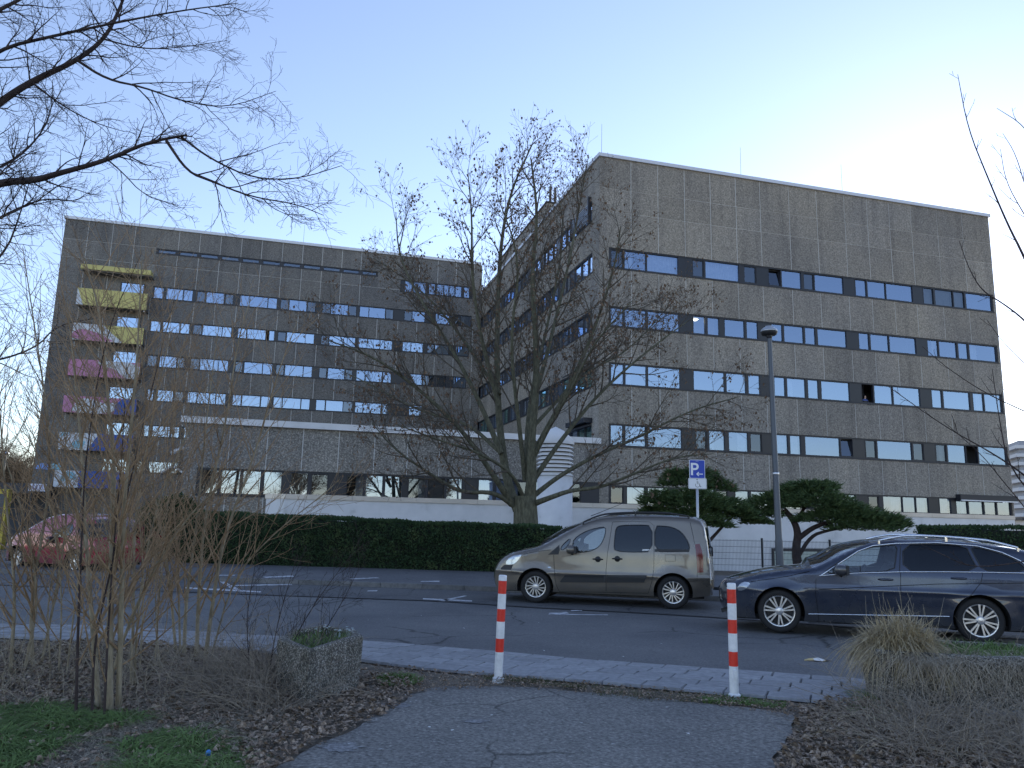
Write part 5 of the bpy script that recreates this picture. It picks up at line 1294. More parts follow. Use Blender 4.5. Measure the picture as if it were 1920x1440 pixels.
# ---------------------------------------------------------------- sapling reaching in from the right
rs = random.Random(9); rb = G(2010, 1400)
ro = thing('leaning_bare_sapling', 'bare young tree sending long thin twigs across the concrete block corner', 'sapling', rb)
YR = rb.y
main = [D(2010, 1400, YR), D(1995, 1150, YR), D(1985, 900, YR), D(1975, 650, YR), D(1965, 450, YR), D(1960, 250, YR)]; main[0].z = rb.z-.05
mp_ = smooth_path(main); mb = MB(); mb.tube(rel(mp_, rb), taper(mp_, .022, .006), 7); mb.build('stem', M['sapbark'], ro, True)
RT = [([(1972,600),(1920,480),(1888,420),(1850,330),(1815,240),(1795,140)], .0085, .0012), ([(1976,660),(1920,598),(1878,568),(1840,545),(1815,500),(1798,452)], .006, .0012), ([(1987,950),(1920,890),(1860,850),(1770,800),(1665,725)], .006, .0012), ([(1988,980),(1893,885),(1875,790),(1860,690)], .005, .0012),
      ([(1980,800),(1920,770),(1850,740),(1775,690),(1730,650)], .004, .001), ([(1968,480),(1920,400),(1885,340),(1876,280)], .004, .001), ([(1962,300),(1920,235),(1868,203)], .004, .001), ([(1990,1040),(1920,1053),(1845,1063),(1804,1058),(1764,1038),(1723,1020)], .004, .001), ([(1965,420),(1925,360),(1905,290),(1880,250)], .004, .001),
      ([(1980,720),(1930,690),(1880,640),(1850,600)], .003, .001), ([(1990,1050),(1930,960),(1880,900),(1840,850),(1770,790)], .004, .001)]
tw = [[], [], []]
for px, r0, r1 in RT:
    pts = guided(rs, px, YR, .15, .004); rd = taper(pts, r0*1.7, r1*1.7); mb = MB(); mb.tube(rel(pts, rb), rd, 6); mb.build('side_twig', M['darktwig'], ro, True)
    spawn(tw, rs, pts, rd, 0, dict(n=[2, 1], ref=[.5, 1], t0=[.3, .3], ang=[35, 40], L=[.22, .08], r=[.004, .0026], seg=[5, 3], curl=[.1, .15], up=[.03, .02], tip=.0015))
mb = MB()
for lv in (0, 1):
    for q, rd in tw[lv]: mb.tube(rel(q, rb), rd, 4)
mb.build('twigs', M['darktwig'], ro, True, 'stuff')
# ---------------------------------------------------------------- far bare trees (left horizon) and the ones behind the camera that the windows mirror
def far_tree(seed, H, name, label, P, group):
    r = random.Random(seed); o = thing(name, label, 'tree', P, r.uniform(0, 6), group)
    tr = wander(r, Vector((0, 0, -.2)), Z, H*.45, 6, .06, .1); mb = MB(); rd = taper(tr, H*.022, H*.012); mb.tube(tr, rd, 8); mb.build('trunk', M['bark'], o, True)
    tw = [[], [], [], []]
    pp_ = dict(n=[16, 9, 6, 4], ref=[H*.45, 1, 1, 1], t0=[.35, .2, .15, .1], ang=[38, 36, 38, 40], L=[H*.5, H*.24, H*.12, H*.055], r=[H*.010, H*.005, H*.0028, H*.0018], seg=[6, 5, 4, 3], curl=[.12, .15, .18, .2], up=[.14, .08, .05, .02], tip=H*.0011)
    spawn(tw, r, tr, rd, 0, pp_)
    mb = MB()
    for lv, sd in ((0, 4), (1, 3), (2, 3), (3, 3)):
        for q, d_ in tw[lv]: mb.tube(q, d_, sd)
    mb.build('crown', M['twig'], o, True, 'stuff'); return o
fp = D(30, 930, 95.0); fp.z = -1.25
f1 = far_tree(41, 13, 'far_bare_tree', 'far bare brown tree beyond the long wing, against the bright horizon', fp, 'far bare trees beyond the long wing')
for i, (px, Y, s) in enumerate(((-40, 90, 1.1), (62, 120, 1.0), (95, 150, 1.2), (5, 140, 1.15))):
    q = D(px, 930, Y); c = copy_tree(f1); c.location = (q.x, q.y, -1.25); c.scale = (s, s, s); c.rotation_euler = (0, 0, i*1.7+.6)
for i, (x, y, s) in enumerate(((-14, -22, .9), (-4, -30, 1.05), (7, -24, .95), (17, -33, 1.1), (27, -26, .9), (-30, -44, 1.1), (38, -46, 1.1))):
    c = copy_tree(f1); c.location = (x, y, .05); c.scale = (s, s, s*1.0); c.rotation_euler = (0, 0, i*1.3)
    tag(c, 'bare tree behind the viewpoint, mirrored in the ground-floor windows', 'tree', 'bare trees mirrored in the windows')
# ---------------------------------------------------------------- hedges
def leafmat(name, lo, mid, hi, scale=3.0):
    m, t, b = newmat(name); setp(b, rough=.75, spec=.25)
    c = geopos(t); n = tex(t, 'Noise', c, scale, Detail=6, Roughness=.75); t.links.new(nodes_color(t, [(.3, lo), (.5, mid), (.7, hi)], n.outputs[0]), b.inputs['Base Color']); return m
M['hedge'] = leafmat('yew_hedge', (.018, .038, .018), (.038, .072, .030), (.09, .12, .046), 1.8)
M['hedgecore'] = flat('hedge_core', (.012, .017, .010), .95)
M['juniper'] = leafmat('juniper_green', (.036, .066, .026), (.08, .128, .05), (.155, .205, .08), 4.0)
def hedge(name, label, A, B, depth, H, n, seed, leaf=.07, fall=0.0):
    r = random.Random(seed); d = (B-A); d.z = 0; L = d.length; ang = math.atan2(d.y, d.x)
    o = thing(name, label, 'hedge', (A.x, A.y, A.z), ang)
    def wob(x, y, z): return .11*mnoise.noise((x*.8, y*.8, z*.9+seed))+.05*mnoise.noise((x*3, y*3, z*3+seed))
    core = MB(); nx = int(L/.3)
    prof = [(.10, -.05), (.06, H*.5), (.10, H-.12), (.22, H-.06), (depth-.2, H-.06), (depth-.08, H-.2), (depth-.08, -.05)]
    for i in range(nx+1):
        for (y, z) in prof:
            x = .10+(L-.2)*i/nx; w_ = wob(x, y, z); core.v.append((x, y+w_*.6+.03, z+(w_*.5 if z > .3 else 0)))
    k = len(prof)
    for i in range(nx):
        for j in range(k-1): core.f.append((i*k+j, (i+1)*k+j, (i+1)*k+j+1, i*k+j+1)); core.m.append(0)
    core.f += [tuple(range(k)), tuple(nx*k+j for j in range(k))[::-1]]; core.m += [0, 0]
    core.v = [(x, y, z*(1-fall*x/L)) for x, y, z in core.v]
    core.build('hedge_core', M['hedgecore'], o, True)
    mb = MB(); areas = [('f', L*H), ('t', L*depth), ('a', depth*H), ('b', depth*H)]; tot = sum(a for _, a in areas)
    for _ in range(n):
        q = r.uniform(0, tot)
        for nm, a in areas:
            if q < a: break
            q -= a
        if nm == 'f': p = Vector((r.uniform(0, L), 0, r.uniform(.04, H))); nr = Vector((0, -1, .2))
        elif nm == 't': p = Vector((r.uniform(0, L), r.uniform(0, depth), H)); nr = Vector((0, -.1, 1))
        elif nm == 'a': p = Vector((0, r.uniform(0, depth), r.uniform(.04, H))); nr = Vector((-1, 0, .2))
        else: p = Vector((L, r.uniform(0, depth), r.uniform(.04, H))); nr = Vector((1, 0, .2))
        # rounded upper edge
        if p.z > H-.18 and nm != 't': p.y += (p.z-H+.18)*.5 if nm == 'f' else 0; p.x += ((p.z-H+.18)*.5)*(1 if nm == 'a' else -1 if nm == 'b' else 0)
        w_ = wob(p.x, p.y, p.z); p = p-nr*w_*.7 if nm != 'f' else p+Vector((0, w_, 0)); p -= nr*r.uniform(-.03, .07)
        leafquad(mb, p, nr*.55+rvec(r)*.9+Z*.35, leaf*r.uniform(.6, 1.35), r, .5)
    mb.v = [(x, y, z*(1-fall*x/L)) for x, y, z in mb.v]
    mb.build('foliage', M['hedge'], o, False, 'stuff'); return o
hA, hB = G(330, 1062), G(1047, 1083)
hB.y = max(hB.y, 23.0); hA.z = hB.z = 0
hedge('clipped_hedge', 'long dark clipped yew hedge along the far pavement in front of the bare tree', hA, hB, 1.5, 1.62, 42000, 31, fall=.11)
h2a, h2b = D(1752, 1000, 25.5), D(2050, 1000, 25.0); h2a.z = h2b.z = 0
hedge('short_hedge', 'clipped green hedge showing above the roof of the navy estate car', h2a, h2b, 1.6, D(1800, 988, 25.5).z, 12000, 32)
bsh = D(318, 1000, 26); bsh.z = 0
def bush(name, label, P, blobs, n, seed, mat='hedge', leaf=.12, spiky=.6):
    r = random.Random(seed); o = thing(name, label, 'bush', P); mb = MB()
    for _ in range(n):
        c, rad = blobs[r.randrange(len(blobs))]; v = rvec(r); q = r.random()**.4
        p = Vector((c[0]+v.x*rad[0]*q, c[1]+v.y*rad[1]*q, c[2]+v.z*rad[2]*q)); leafquad(mb, p, v+Z*.4+rvec(r)*spiky, leaf*r.uniform(.6, 1.4), r, .4)
    mb.build('foliage', M[mat], o, False, 'stuff')
    st = MB()
    for c, rad in blobs: st.tube([(0, 0, -.05), (c[0]*.4, c[1]*.4, c[2]*.5), c], [.05, .035, .01], 6)
    st.build('stems', M['bark'], o, True); return o
bush('evergreen_bush', 'dark evergreen bush at the end of the long hedge near the red car', bsh, [((-.3, 0, 1.1), (.8, .7, 1.0)), ((.6, .1, 1.0), (.7, .7, .9)), ((.1, .2, 1.6), (.6, .6, .6))], 7000, 33)
eb = D(1052, 1040, 24.2); eb.z = 0
bush('yew_shoot_clump', 'loose yew shoots sticking out of the hedge end behind the van bonnet', eb, [((0, 0, .7), (.3, .4, .7)), ((.22, -.1, 1.0), (.25, .3, .4))], 1800, 34, leaf=.11)
# ---------------------------------------------------------------- junipers
def juniper(label, bpx, Y, stems, pads, seed, n):
    r = random.Random(seed); b = D(*bpx, Y); b.z = zg(b.x, b.y); o = thing('juniper', label, 'tree', b)
    for px, r0, r1 in stems:
        pts = smooth_path([D(x, y, Y+dy) for x, y, dy in px]); mb = MB(); rd = taper(pts, r0, r1)
        if px[0][1] > bpx[1]-3: pts[0].z = b.z-.1
        mb.tube(rel(pts, b), rd, 9); mb.build('trunk', M['darktwig'], o, True)
    mb = MB(); k = Y/FPX
    for (x, y, rx, ry, dy) in pads:
        c = D(x, y, Y+dy)-b; RX, RZ = rx*k, ry*k*1.35; RY = RX*.8
        for _ in range(int(n*rx*ry/1500)+90):
            v = rvec(r); v.z = abs(v.z)*.9-.25; q = r.random()**.35
            p = c+Vector((v.x*RX*q, v.y*RY*q, v.z*RZ*q)); out_ = Vector((v.x, v.y, 0)).normalized() if abs(v.x)+abs(v.y) > .01 else Vector((1, 0, 0))
            d = out_*.9+Z*r.uniform(.1, .75)+rvec(r)*.4
            L = r.uniform(.14, .36); d.normalize(); sd = d.cross(Z).normalized()
            # feathery spray: three narrow blades
            for a in (-.5, 0, .5):
                dd = (d+sd*a+rvec(r)*.15).normalized(); s2 = dd.cross(rvec(r)).normalized()*.022
                mb.add([p-s2, p+s2, p+dd*L*(1-abs(a)*.4)], [(0, 1, 2)])
    mb.build('foliage', M['juniper'], o, False, 'stuff')
    return o
juniper('broad dark juniper behind the parking sign', (1330, 1068), 30.0, [([(1330, 1070, 0), (1320, 1010, 0), (1305, 960, 0), (1300, 915, 0)], .16, .05), ([(1325, 1020, 0), (1370, 970, .3), (1400, 950, .3)], .08, .03)],
        [(1285, 905, 50, 26, 0), (1310, 893, 40, 18, .3), (1240, 940, 42, 24, -.5), (1300, 945, 70, 34, -.6), (1360, 955, 50, 26, 0), (1340, 915, 40, 20, .5), (1225, 962, 28, 14, 0), (1290, 970, 70, 20, -.4), (1385, 968, 40, 20, .2), (1330, 985, 45, 14, -.3), (1270, 890, 24, 12, 0)], 51, 900)
juniper('wide cloud-pruned juniper with a dark forked trunk behind the mesh fence', (1497, 1066), 30.5, [([(1497, 1068, 0), (1492, 1030, 0), (1497, 1000, 0), (1488, 975, .1), (1470, 955, .2)], .21, .09), ([(1496, 1010, 0), (1530, 985, -.2), (1575, 975, -.3), (1610, 970, -.3)], .12, .05), ([(1496, 1045, 0), (1520, 1005, -.3), (1550, 995, -.4), (1580, 990, -.4)], .09, .04), ([(1490, 980, .1), (1510, 950, .2), (1530, 925, .2)], .09, .03)],
        [(1515, 920, 55, 22, .2), (1455, 945, 60, 24, .2), (1530, 945, 80, 28, -.2), (1590, 965, 70, 24, -.4), (1650, 978, 52, 20, -.4), (1620, 990, 70, 18, -.5), (1430, 965, 40, 18, .3), (1545, 975, 60, 18, -.3), (1682, 985, 24, 14, -.3), (1480, 930, 40, 18, .4), (1540, 912, 34, 12, .3), (1420, 980, 30, 12, .3)], 52, 950)
# ================================================================== PLANTERS, GRASS, LEAF LITTER, BRAMBLES
def peb(name):
    m, t, b = newmat(name); setp(b, rough=.85)
    c = geopos(t); v = tex(t, 'Voronoi', c, 62); n = tex(t, 'Noise', c, 9, Detail=3)
    sp = t.nodes.new('ShaderNodeSeparateColor'); t.links.new(v.outputs['Color'], sp.inputs[0])
    col = nodes_color(t, [(0, (.19, .18, .155)), (.4, (.30, .285, .25)), (.75, (.42, .40, .35)), (1, (.56, .54, .49))], sp.outputs[0])
    ed = nodes_color(t, [(.0, (1, 1, 1)), (.35, (.9, .9, .9)), (.6, (.3, .3, .3))], v.outputs['Distance']); col = mixc(t, 1, col, ed, 'MULTIPLY')
    dirt = nodes_color(t, [(.35, (.5, .5, .46)), (.6, (1, 1, 1))], n.outputs[0]); col = mixc(t, .8, col, dirt, 'MULTIPLY')
    t.links.new(col, b.inputs['Base Color']); h = mathn(t, 'SUBTRACT', 1.0, v.outputs['Distance']); bump(t, b, h, 1.0, .012); return m
M['pebble'] = peb('washed_pebble_concrete')
M['earth'] = noisy('planter_earth', [(.3, (.03, .03, .018)), (.7, (.07, .065, .04))], 12, .95, 6, .5, .03)
def planter(label, name, corners, H):
    """corners: ground outline (world xy, ccw)"""
    cx = sum(p[0] for p in corners)/len(corners); cy = sum(p[1] for p in corners)/len(corners); z = zg(cx, cy)
    o = thing(name, label, 'planter', (cx, cy, z-.03))
    rel_ = [(a-cx, b-cy) for a, b in corners]; n = len(rel_)
    def ring(s, zz, off=0):
        out = []
        for a, b in rel_:
            L = math.hypot(a, b); out.append((a*(L+off)/L*s, b*(L+off)/L*s, zz))
        return out
    rings = [ring(.93, -.05), ring(.985, H*.5), ring(1, H-.03), ring(1, H-.012, -.006), ring(1, H, -.022), ring(1, H, -.085), ring(1, H-.02, -.10), ring(1, H-.14, -.105)]
    mb = MB()
    for R in rings: mb.v += R
    for i in range(len(rings)-1):
        for j in range(n): j2 = (j+1) % n; mb.f.append((i*n+j, i*n+j2, (i+1)*n+j2, (i+1)*n+j)); mb.m.append(0)
    mb.build('tub', M['pebble'], o, False, recalc=True)
    mb = MB(); R = ring(1, H-.06, -.103); mb.v = R; mb.f = [tuple(range(n))]; mb.m = [0]; mb.build('earth_fill', M['earth'], o, recalc=True)
    return o, rel_
def blades(mb, r, p, L, wd, lean, droop, n=3):
    a = r.uniform(0, 6.283); d = Vector((math.cos(a)*lean, math.sin(a)*lean, 1)).normalized(); sd = Vector((-math.sin(a), math.cos(a), 0))*wd
    sd.rotate(Matrix.Rotation(r.uniform(-1, 1), 3, 'Z')); pts = [p]; q = p
    for i in range(n): d = (d+Vector((math.cos(a)*droop*.4, math.sin(a)*droop*.4, -droop))).normalized(); q = q+d*(L/n); pts.append(q)
    b = len(mb.v)
    for i, q in enumerate(pts[:-1]): k = 1-i/n*.6; mb.v += [tuple(q-sd*k), tuple(q+sd*k)]
    mb.v.append(tuple(pts[-1]))
    for i in range(n-1): mb.f.append((b+2*i, b+2*i+1, b+2*i+3, b+2*i+2)); mb.m.append(0)
    mb.f.append((b+2*n-2, b+2*n-1, b+2*n)); mb.m.append(0)
M['grass'] = leafmat('green_grass', (.06, .10, .028), (.125, .20, .055), (.21, .29, .10), 5)
M['mossgrass'] = leafmat('short_dull_grass', (.06, .065, .028), (.11, .115, .05), (.18, .17, .085), 6)
M['straw'] = leafmat('dry_straw', (.22, .175, .105), (.42, .345, .215), (.62, .53, .35), 9)
M['deadgrass'] = leafmat('grey_dead_stalks', (.18, .152, .112), (.33, .285, .21), (.50, .44, .33), 12)
M['litter'] = leafmat('fallen_leaves', (.07, .05, .035), (.23, .17, .12), (.60, .50, .40), 22)
def loc(px, py): p = G(px, py); return (p.x, p.y)
# left planter: six-sided washed-concrete tub
c1 = G(678, 1266)
k_ = lambda dx, dy: (c1.x+dx, c1.y+dy)
pl_, rel1 = planter('pebbled concrete planter with grass at the edge of the leaf bed', 'concrete_planter', [(p.x, p.y) for p in (G(*q, .46) for q in ((681, 1192), (668, 1182), (606, 1173), (545, 1182), (520, 1200), (580, 1221)))], .50)
r = random.Random(61); mb = MB(); cx, cy, cz = pl_.location
poly1 = [(a*.88, b*.88) for a, b in rel1]
for _ in range(2600):
    x, y = r.uniform(-1.1, 1.0), r.uniform(-.9, .9)
    if pip(x, y, poly1): blades(mb, r, Vector((x, y, .44)), r.uniform(.05, .13), .0035, .5, .2)
mb.build('planter_grass', M['grass'], pl_, False, 'stuff')
mb = MB()
for _ in range(26):
    x, y = r.uniform(-.1, .5), r.uniform(-.1, .45)
    if pip(x, y, poly1):
        p = Vector((x, y, .53)); mb.tube([(x, y, .47), p-Vector((0, 0, .02))], .001, 3)
        for k in range(5): leafquad(mb, p, Vector((math.cos(k*1.256), math.sin(k*1.256), .4)), .014, r)
mb.build('tiny_flowers', flat('pale_petals', (.62, .72, .75), .7), pl_, False, 'stuff')
# right planter under the mound of dry grass
c2 = G(1650, 1322)
k2 = lambda dx, dy: (c2.x+dx, c2.y+dy)
pr_, rel2 = planter('pebbled concrete planter half hidden under the overhanging dry grass', 'overgrown_planter', [k2(0, 0), k2(.9, -.28), k2(1.75, -.1), k2(1.7, .62), k2(.6, .80), k2(.05, .45)], .50)
poly2 = [(a*.9, b*.9) for a, b in rel2]
mb = MB(); r = random.Random(62); gx0, gy0 = c2.x-pr_.location.x, c2.y-pr_.location.y
for _ in range(5200):
    x, y = r.gauss(gx0+.34, .21), r.gauss(gy0+.28, .22)
    if pip(x, y, [(a*1.0, b*1.0) for a, b in rel2]): blades(mb, r, Vector((x, y, .42+.20*max(0, 1-math.hypot(x-gx0-.34, y-gy0-.28)/.42))), r.uniform(.18, .55), .0034, 1.3, r.uniform(.2, .8), 6)
for _ in range(4200):
    v = rvec(r); q = r.random()**.5; x, y, z = gx0+.32+v.x*.33*q, gy0+.22+v.y*.30*q, .44+abs(v.z)*.28*q
    blades(mb, r, Vector((x, y, z)), r.uniform(.10, .30), .0034, r.uniform(.5, 2.2), r.uniform(-.1, .6), 4)
mb.build('dry_grass_tuft', M['straw'], pr_, False, 'stuff')
mb = MB()
for _ in range(2200):
    x, y = r.uniform(gx0+.5, gx0+1.7), r.uniform(gy0-.3, gy0+.8)
    if pip(x, y, poly2): blades(mb, r, Vector((x, y, .44)), r.uniform(.06, .17), .0035, .5, .2)
mb.build('planter_grass', M['grass'], pr_, False, 'stuff')
mb = MB()
for _ in range(2400):
    x, y = r.uniform(gx0+.1, gx0+1.9), r.uniform(gy0-.4, gy0+.2); blades(mb, r, Vector((x, y, .46)), r.uniform(.25, .6), .0024, .9, r.uniform(.35, .7), 5)
mb.build('hanging_stalks', M['deadgrass'], pr_, False, 'stuff')
mb = MB()
for _ in range(16):
    x, y = gx0+r.gauss(.35, .2), gy0+r.gauss(.3, .15); q = wander(r, Vector((x, y, .5)), Vector((r.uniform(-.4, .4), r.uniform(-.3, .3), 1)), r.uniform(.3, .6), 6, .1, .0); mb.tube(q, [.0025, .0022, .002, .002, .0018, .0015, .001], 3)
mb.build('seed_stalks', M['deadgrass'], pr_, False, 'stuff')
# beds: areas of leaf litter
def inpath(x, y): return pip(x, y, PATH)
LB = [loc(*q) for q in ((-250, 1215), (200, 1205), (430, 1222), (560, 1240), (690, 1262), (760, 1285), (785, 1302), (720, 1342), (640, 1382), (560, 1420), (500, 1470), (400, 1560), (-700, 1560))]
RB = [loc(*q) for q in ((1500, 1330), (1560, 1316), (1640, 1322), (1800, 1345), (2050, 1360), (2300, 1560), (1400, 1560), (1455, 1440), (1495, 1370))]
P_ = lambda *q: [loc(*k) for k in q]
GRASSP = P_((-300, 1345), (60, 1330), (200, 1335), (300, 1362), (380, 1392), (440, 1408), (455, 1440), (420, 1520), (-600, 1560))
def scatter(poly, n, r):
    xs = [p[0] for p in poly]; ys = [p[1] for p in poly]; k = 0; g = 0
    while k < n and g < n*30:
        g += 1; x, y = r.uniform(min(xs), max(xs)), r.uniform(min(ys), max(ys))
        if pip(x, y, poly): k += 1; yield x, y
def mound(x, y): return max(0, .05*mnoise.noise((x*1.1, y*1.1, 3))+.03)
def litter(name, poly, n, seed, label):
    r = random.Random(seed); mb = MB()
    for x, y in scatter(poly, n, r):
        z = zg(x, y)+.012+mound(x, y)*r.random(); s = r.uniform(.02, .055)*(1.6 if r.random() < .12 else 1)*(.55 if 'debris' in name else 1)
        if name == 'fallen_leaves' and pip(x, y, GRASSP) and r.random() < .72: continue
        a = r.uniform(0, 6.283); c, s_ = math.cos(a), math.sin(a); tl = r.uniform(-.5, .5); t2 = r.uniform(-.6, .6); up = r.uniform(0, .55)
        P = [(0, 0, 0), (.5, .34, up), (1, 0, tl*.5), (.5, -.34, up*.5+t2*.2), (.25, .22, up*.4), (.78, .16, up)]
        vs = [(x+(px*c-py*s_)*s, y+(px*s_+py*c)*s, z+abs(pz)*s) for px, py, pz in P]
        mb.add(vs, [(0, 3, 2), (0, 2, 5), (0, 5, 4), (4, 5, 1)])
    o = mb.build(name, M['litter'], None, False, 'stuff'); tag(o, label, 'leaf litter'); return o
litter('fallen_leaves', LB, 24000, 71, 'brown fallen leaves covering the bed under the saplings')
litter('fallen_leaves', RB, 10000, 72, 'brown fallen leaves at the foot of the overgrown planter')
# debris line between path and paving
DB = [loc(*q) for q in ((690, 1248), (834, 1264), (1100, 1284), (1480, 1318), (1520, 1330), (1480, 1350), (1377, 1330), (1100, 1304), (935, 1292), (800, 1300), (740, 1290))]
litter('dry_debris', DB, 3000, 73, 'dry plant debris along the joint between path and paving')
r = random.Random(74)
def grass_patch(name, poly, n, seed, label, mat, L=(.05, .14), wd=.003, lean=.6, droop=.25, seg=3, cl=0):
    r = random.Random(seed); mb = MB()
    for x, y in scatter(poly, n, r):
        if cl and mnoise.noise((x*cl, y*cl, 5)) < -.25: continue
        blades(mb, r, Vector((x, y, zg(x, y)+mound(x, y)*.3)), r.uniform(*L)*(.55+.9*max(0, .5+mnoise.noise((x*3.1, y*3.1, 9)))), wd, lean, droop, seg)
    o = mb.build(name, M[mat], None, False, 'stuff'); return tag(o, label, 'grass')
P_ = lambda *q: [loc(*k) for k in q]
grass_patch('green_grass', P_((-300, 1345), (60, 1330), (200, 1335), (300, 1362), (380, 1392), (440, 1408), (455, 1440), (420, 1520), (-600, 1560)), 24000, 75, 'lush green grass at the front of the left bed', 'grass', (.09, .26), .0036, .8, .3, 4, 1.3)
grass_patch('dry_tangle', P_((-200, 1320), (140, 1310), (420, 1300), (560, 1330), (500, 1400), (380, 1400), (60, 1380), (-300, 1400)), 6500, 76, 'dry straw tangle behind the lush grass', 'deadgrass', (.12, .38), .0022, 1.1, .35, 5)
grass_patch('dry_tangle', GRASSP, 5500, 88, 'dry straw stalks lying in the lush grass', 'deadgrass', (.1, .34), .0024, 1.2, .4, 5)
grass_patch('moss_strip', P_((905, 1276), (1000, 1284), (1100, 1296), (1100, 1288), (1000, 1275), (905, 1268)), 1500, 77, 'short dull grass around the bollard by the van', 'mossgrass', (.015, .05), .0028)
grass_patch('moss_tuft', P_((705, 1275), (765, 1268), (795, 1278), (770, 1291), (715, 1289)), 1500, 78, 'small green tuft at the corner of the path', 'grass', (.03, .09), .003)
grass_patch('moss_tuft', P_((1315, 1310), (1370, 1306), (1480, 1318), (1470, 1330), (1380, 1322), (1320, 1322)), 1800, 79, 'small green tufts around the bollard by the estate car', 'grass', (.02, .07), .003)
grass_patch('moss_strip', P_((1110, 1286), (1310, 1304), (1310, 1320), (1200, 1318), (1110, 1306)), 1500, 80, 'short yellowish grass along the paving between the bollards', 'mossgrass', (.012, .04), .0028)
grass_patch('ivy_clump', P_((1585, 1310), (1640, 1292), (1690, 1318), (1660, 1350), (1600, 1345)), 900, 81, 'low dark green weeds at the corner of the overgrown planter', 'grass', (.06, .16), .008, 1.0, .4)
# bramble / twig tangles
def tangle(name, poly, n, seed, label, mat, L=(.35, .9), rad=.003, up=.5, zmax=.0):
    r = random.Random(seed); mb = MB()
    for x, y in scatter(poly, n, r):
        a = r.uniform(0, 6.283); d = Vector((math.cos(a), math.sin(a), r.uniform(.1, 1)*up*2)); LL = r.uniform(*L)
        q = wander(r, Vector((x, y, zg(x, y)-.01)), d, LL, 9, .34, -.09)
        for p in q[1:]: p.z = max(p.z, zg(p.x, p.y)+.01)
        rr = rad*r.uniform(.5, 1.3); mb.tube(q, [rr*(1-.07*i) for i in range(len(q))], 3)
    o = mb.build(name, M[mat], None, True, 'stuff'); return tag(o, label, 'brambles')
M['bramble'] = leafmat('bramble_cane', (.15, .128, .102), (.28, .24, .19), (.46, .40, .32), 9)
tangle('bramble_tangle', P_((390, 1262), (530, 1262), (585, 1290), (590, 1320), (520, 1355), (400, 1330), (330, 1290)), 1700, 82, 'grey dead bramble tangle in front of the pebbled planter', 'bramble', (.3, 1.0), .0026, .7)
tangle('bramble_tangle', P_((1640, 1330), (1800, 1345), (2000, 1370), (2050, 1450), (1750, 1450), (1600, 1390)), 1150, 83, 'grey dead bramble canes below the overgrown planter', 'bramble', (.3, 1.0), .0026, .7)
tangle('loose_twigs', P_((-200, 1235), (300, 1230), (560, 1260), (620, 1360), (420, 1420), (-300, 1420)), 520, 84, 'loose fallen twigs lying over the leaf bed', 'bramble', (.2, .6), .003, .12)
grass_patch('long_stalks', P_((1640, 1318), (1950, 1345), (2000, 1420), (1700, 1430), (1580, 1370)), 420, 89, 'long pale dead stalks arching over the bramble canes', 'straw', (.35, .95), .0026, .9, .32, 7)
tangle('loose_twigs', P_((1480, 1345), (1700, 1340), (1950, 1400), (1950, 1470), (1460, 1470)), 260, 85, 'loose fallen twigs over the leaves beside the path', 'deadgrass', (.15, .5), .0025, .12)
tangle('dead_stalks', P_((-200, 1240), (160, 1225), (420, 1260), (560, 1290), (330, 1340), (-200, 1350)), 420, 86, 'upright dead stalks among the saplings', 'deadgrass', (.3, .9), .003, 2.0)
# verge litter at the foot of the hedge
litter('verge_leaves', [(hA.x-.5, hA.y-.5), (hB.x+.3, hB.y-.5), (hB.x+.3, hB.y+.1), (hA.x-.5, hA.y+.1)], 1500, 87, 'dead leaves gathered at the foot of the long hedge')
# ---------------------------------------------------------------- small litter
r = random.Random(90)
fp_ = G(1530, 1240)
fw = thing('flattened_packet', 'flattened yellow and white packet lying on the road', 'litter', fp_+Vector((0, 0, .006)), R_(-8))
mb = MB(); w_ = .14
mb.add([(-w_, -.03, .002), (-.04, -.055, .012), (.06, -.05, .004), (w_+.02, -.015, .012), (w_, .03, .004), (.03, .05, .03), (-.07, .05, .018), (-w_*.9, .02, .006), (0, 0, .034)], [(8, 0, 1), (8, 1, 2), (8, 2, 3), (8, 3, 4), (8, 4, 5), (8, 5, 6), (8, 6, 7), (8, 7, 0)])
mb.build('card', flat('packet_ochre', (.62, .46, .20), .6), fw)
mb = MB(); mb.add([(-.03, -.062, .014), (.06, -.058, .008), (.10, -.03, .018), (.02, -.01, .040), (-.04, -.03, .03)], [(0, 1, 2, 3, 4)]); mb.build('white_flap', flat('packet_white', (.75, .73, .70), .6), fw)
mb = MB(); mb.add([(.10, -.035, .014), (.17, -.02, .012), (.16, .0, .016), (.10, -.015, .022)], [(0, 1, 2, 3)]); mb.build('dark_end', flat('packet_dark', (.03, .03, .04), .6), fw)
bits = [(690, 1165), (728, 1163), (1020, 1223), (1168, 1234), (790, 1156), (822, 1200), (1240, 1210), (770, 1320), (805, 1368), (922, 1346), (705, 1355), (848, 1374), (1090, 1360), (965, 1323), (655, 1400), (715, 1410), (780, 1318), (760, 1307), (1110, 1140), (1010, 1170), (870, 1180), (1250, 1330), (1150, 1400), (1290, 1380)]
spots = [(740, 1325, .14, .045), (890, 1356, .11, .03), (640, 1405, .16, .05)]
wm = flat('paper_scrap', (.66, .67, .66), .8)
for i, (x, y) in enumerate(bits):
    p = G(x, y); s = r.uniform(.006, .015); a = r.uniform(0, 6); mb = MB()
    q = [(s*math.cos(a+k*1.57)*(1.6 if k % 2 else .8), s*math.sin(a+k*1.57)*(1.6 if k % 2 else .8), .004+r.uniform(0, .008)) for k in range(4)]
    mb.add(q, [(0, 1, 2, 3)]); o = mb.build('paper_scrap', wm); o.location = p+Vector((0, 0, .012))
    tag(o, 'tiny white paper scrap lying on the asphalt', 'litter', 'paper scraps on the asphalt')
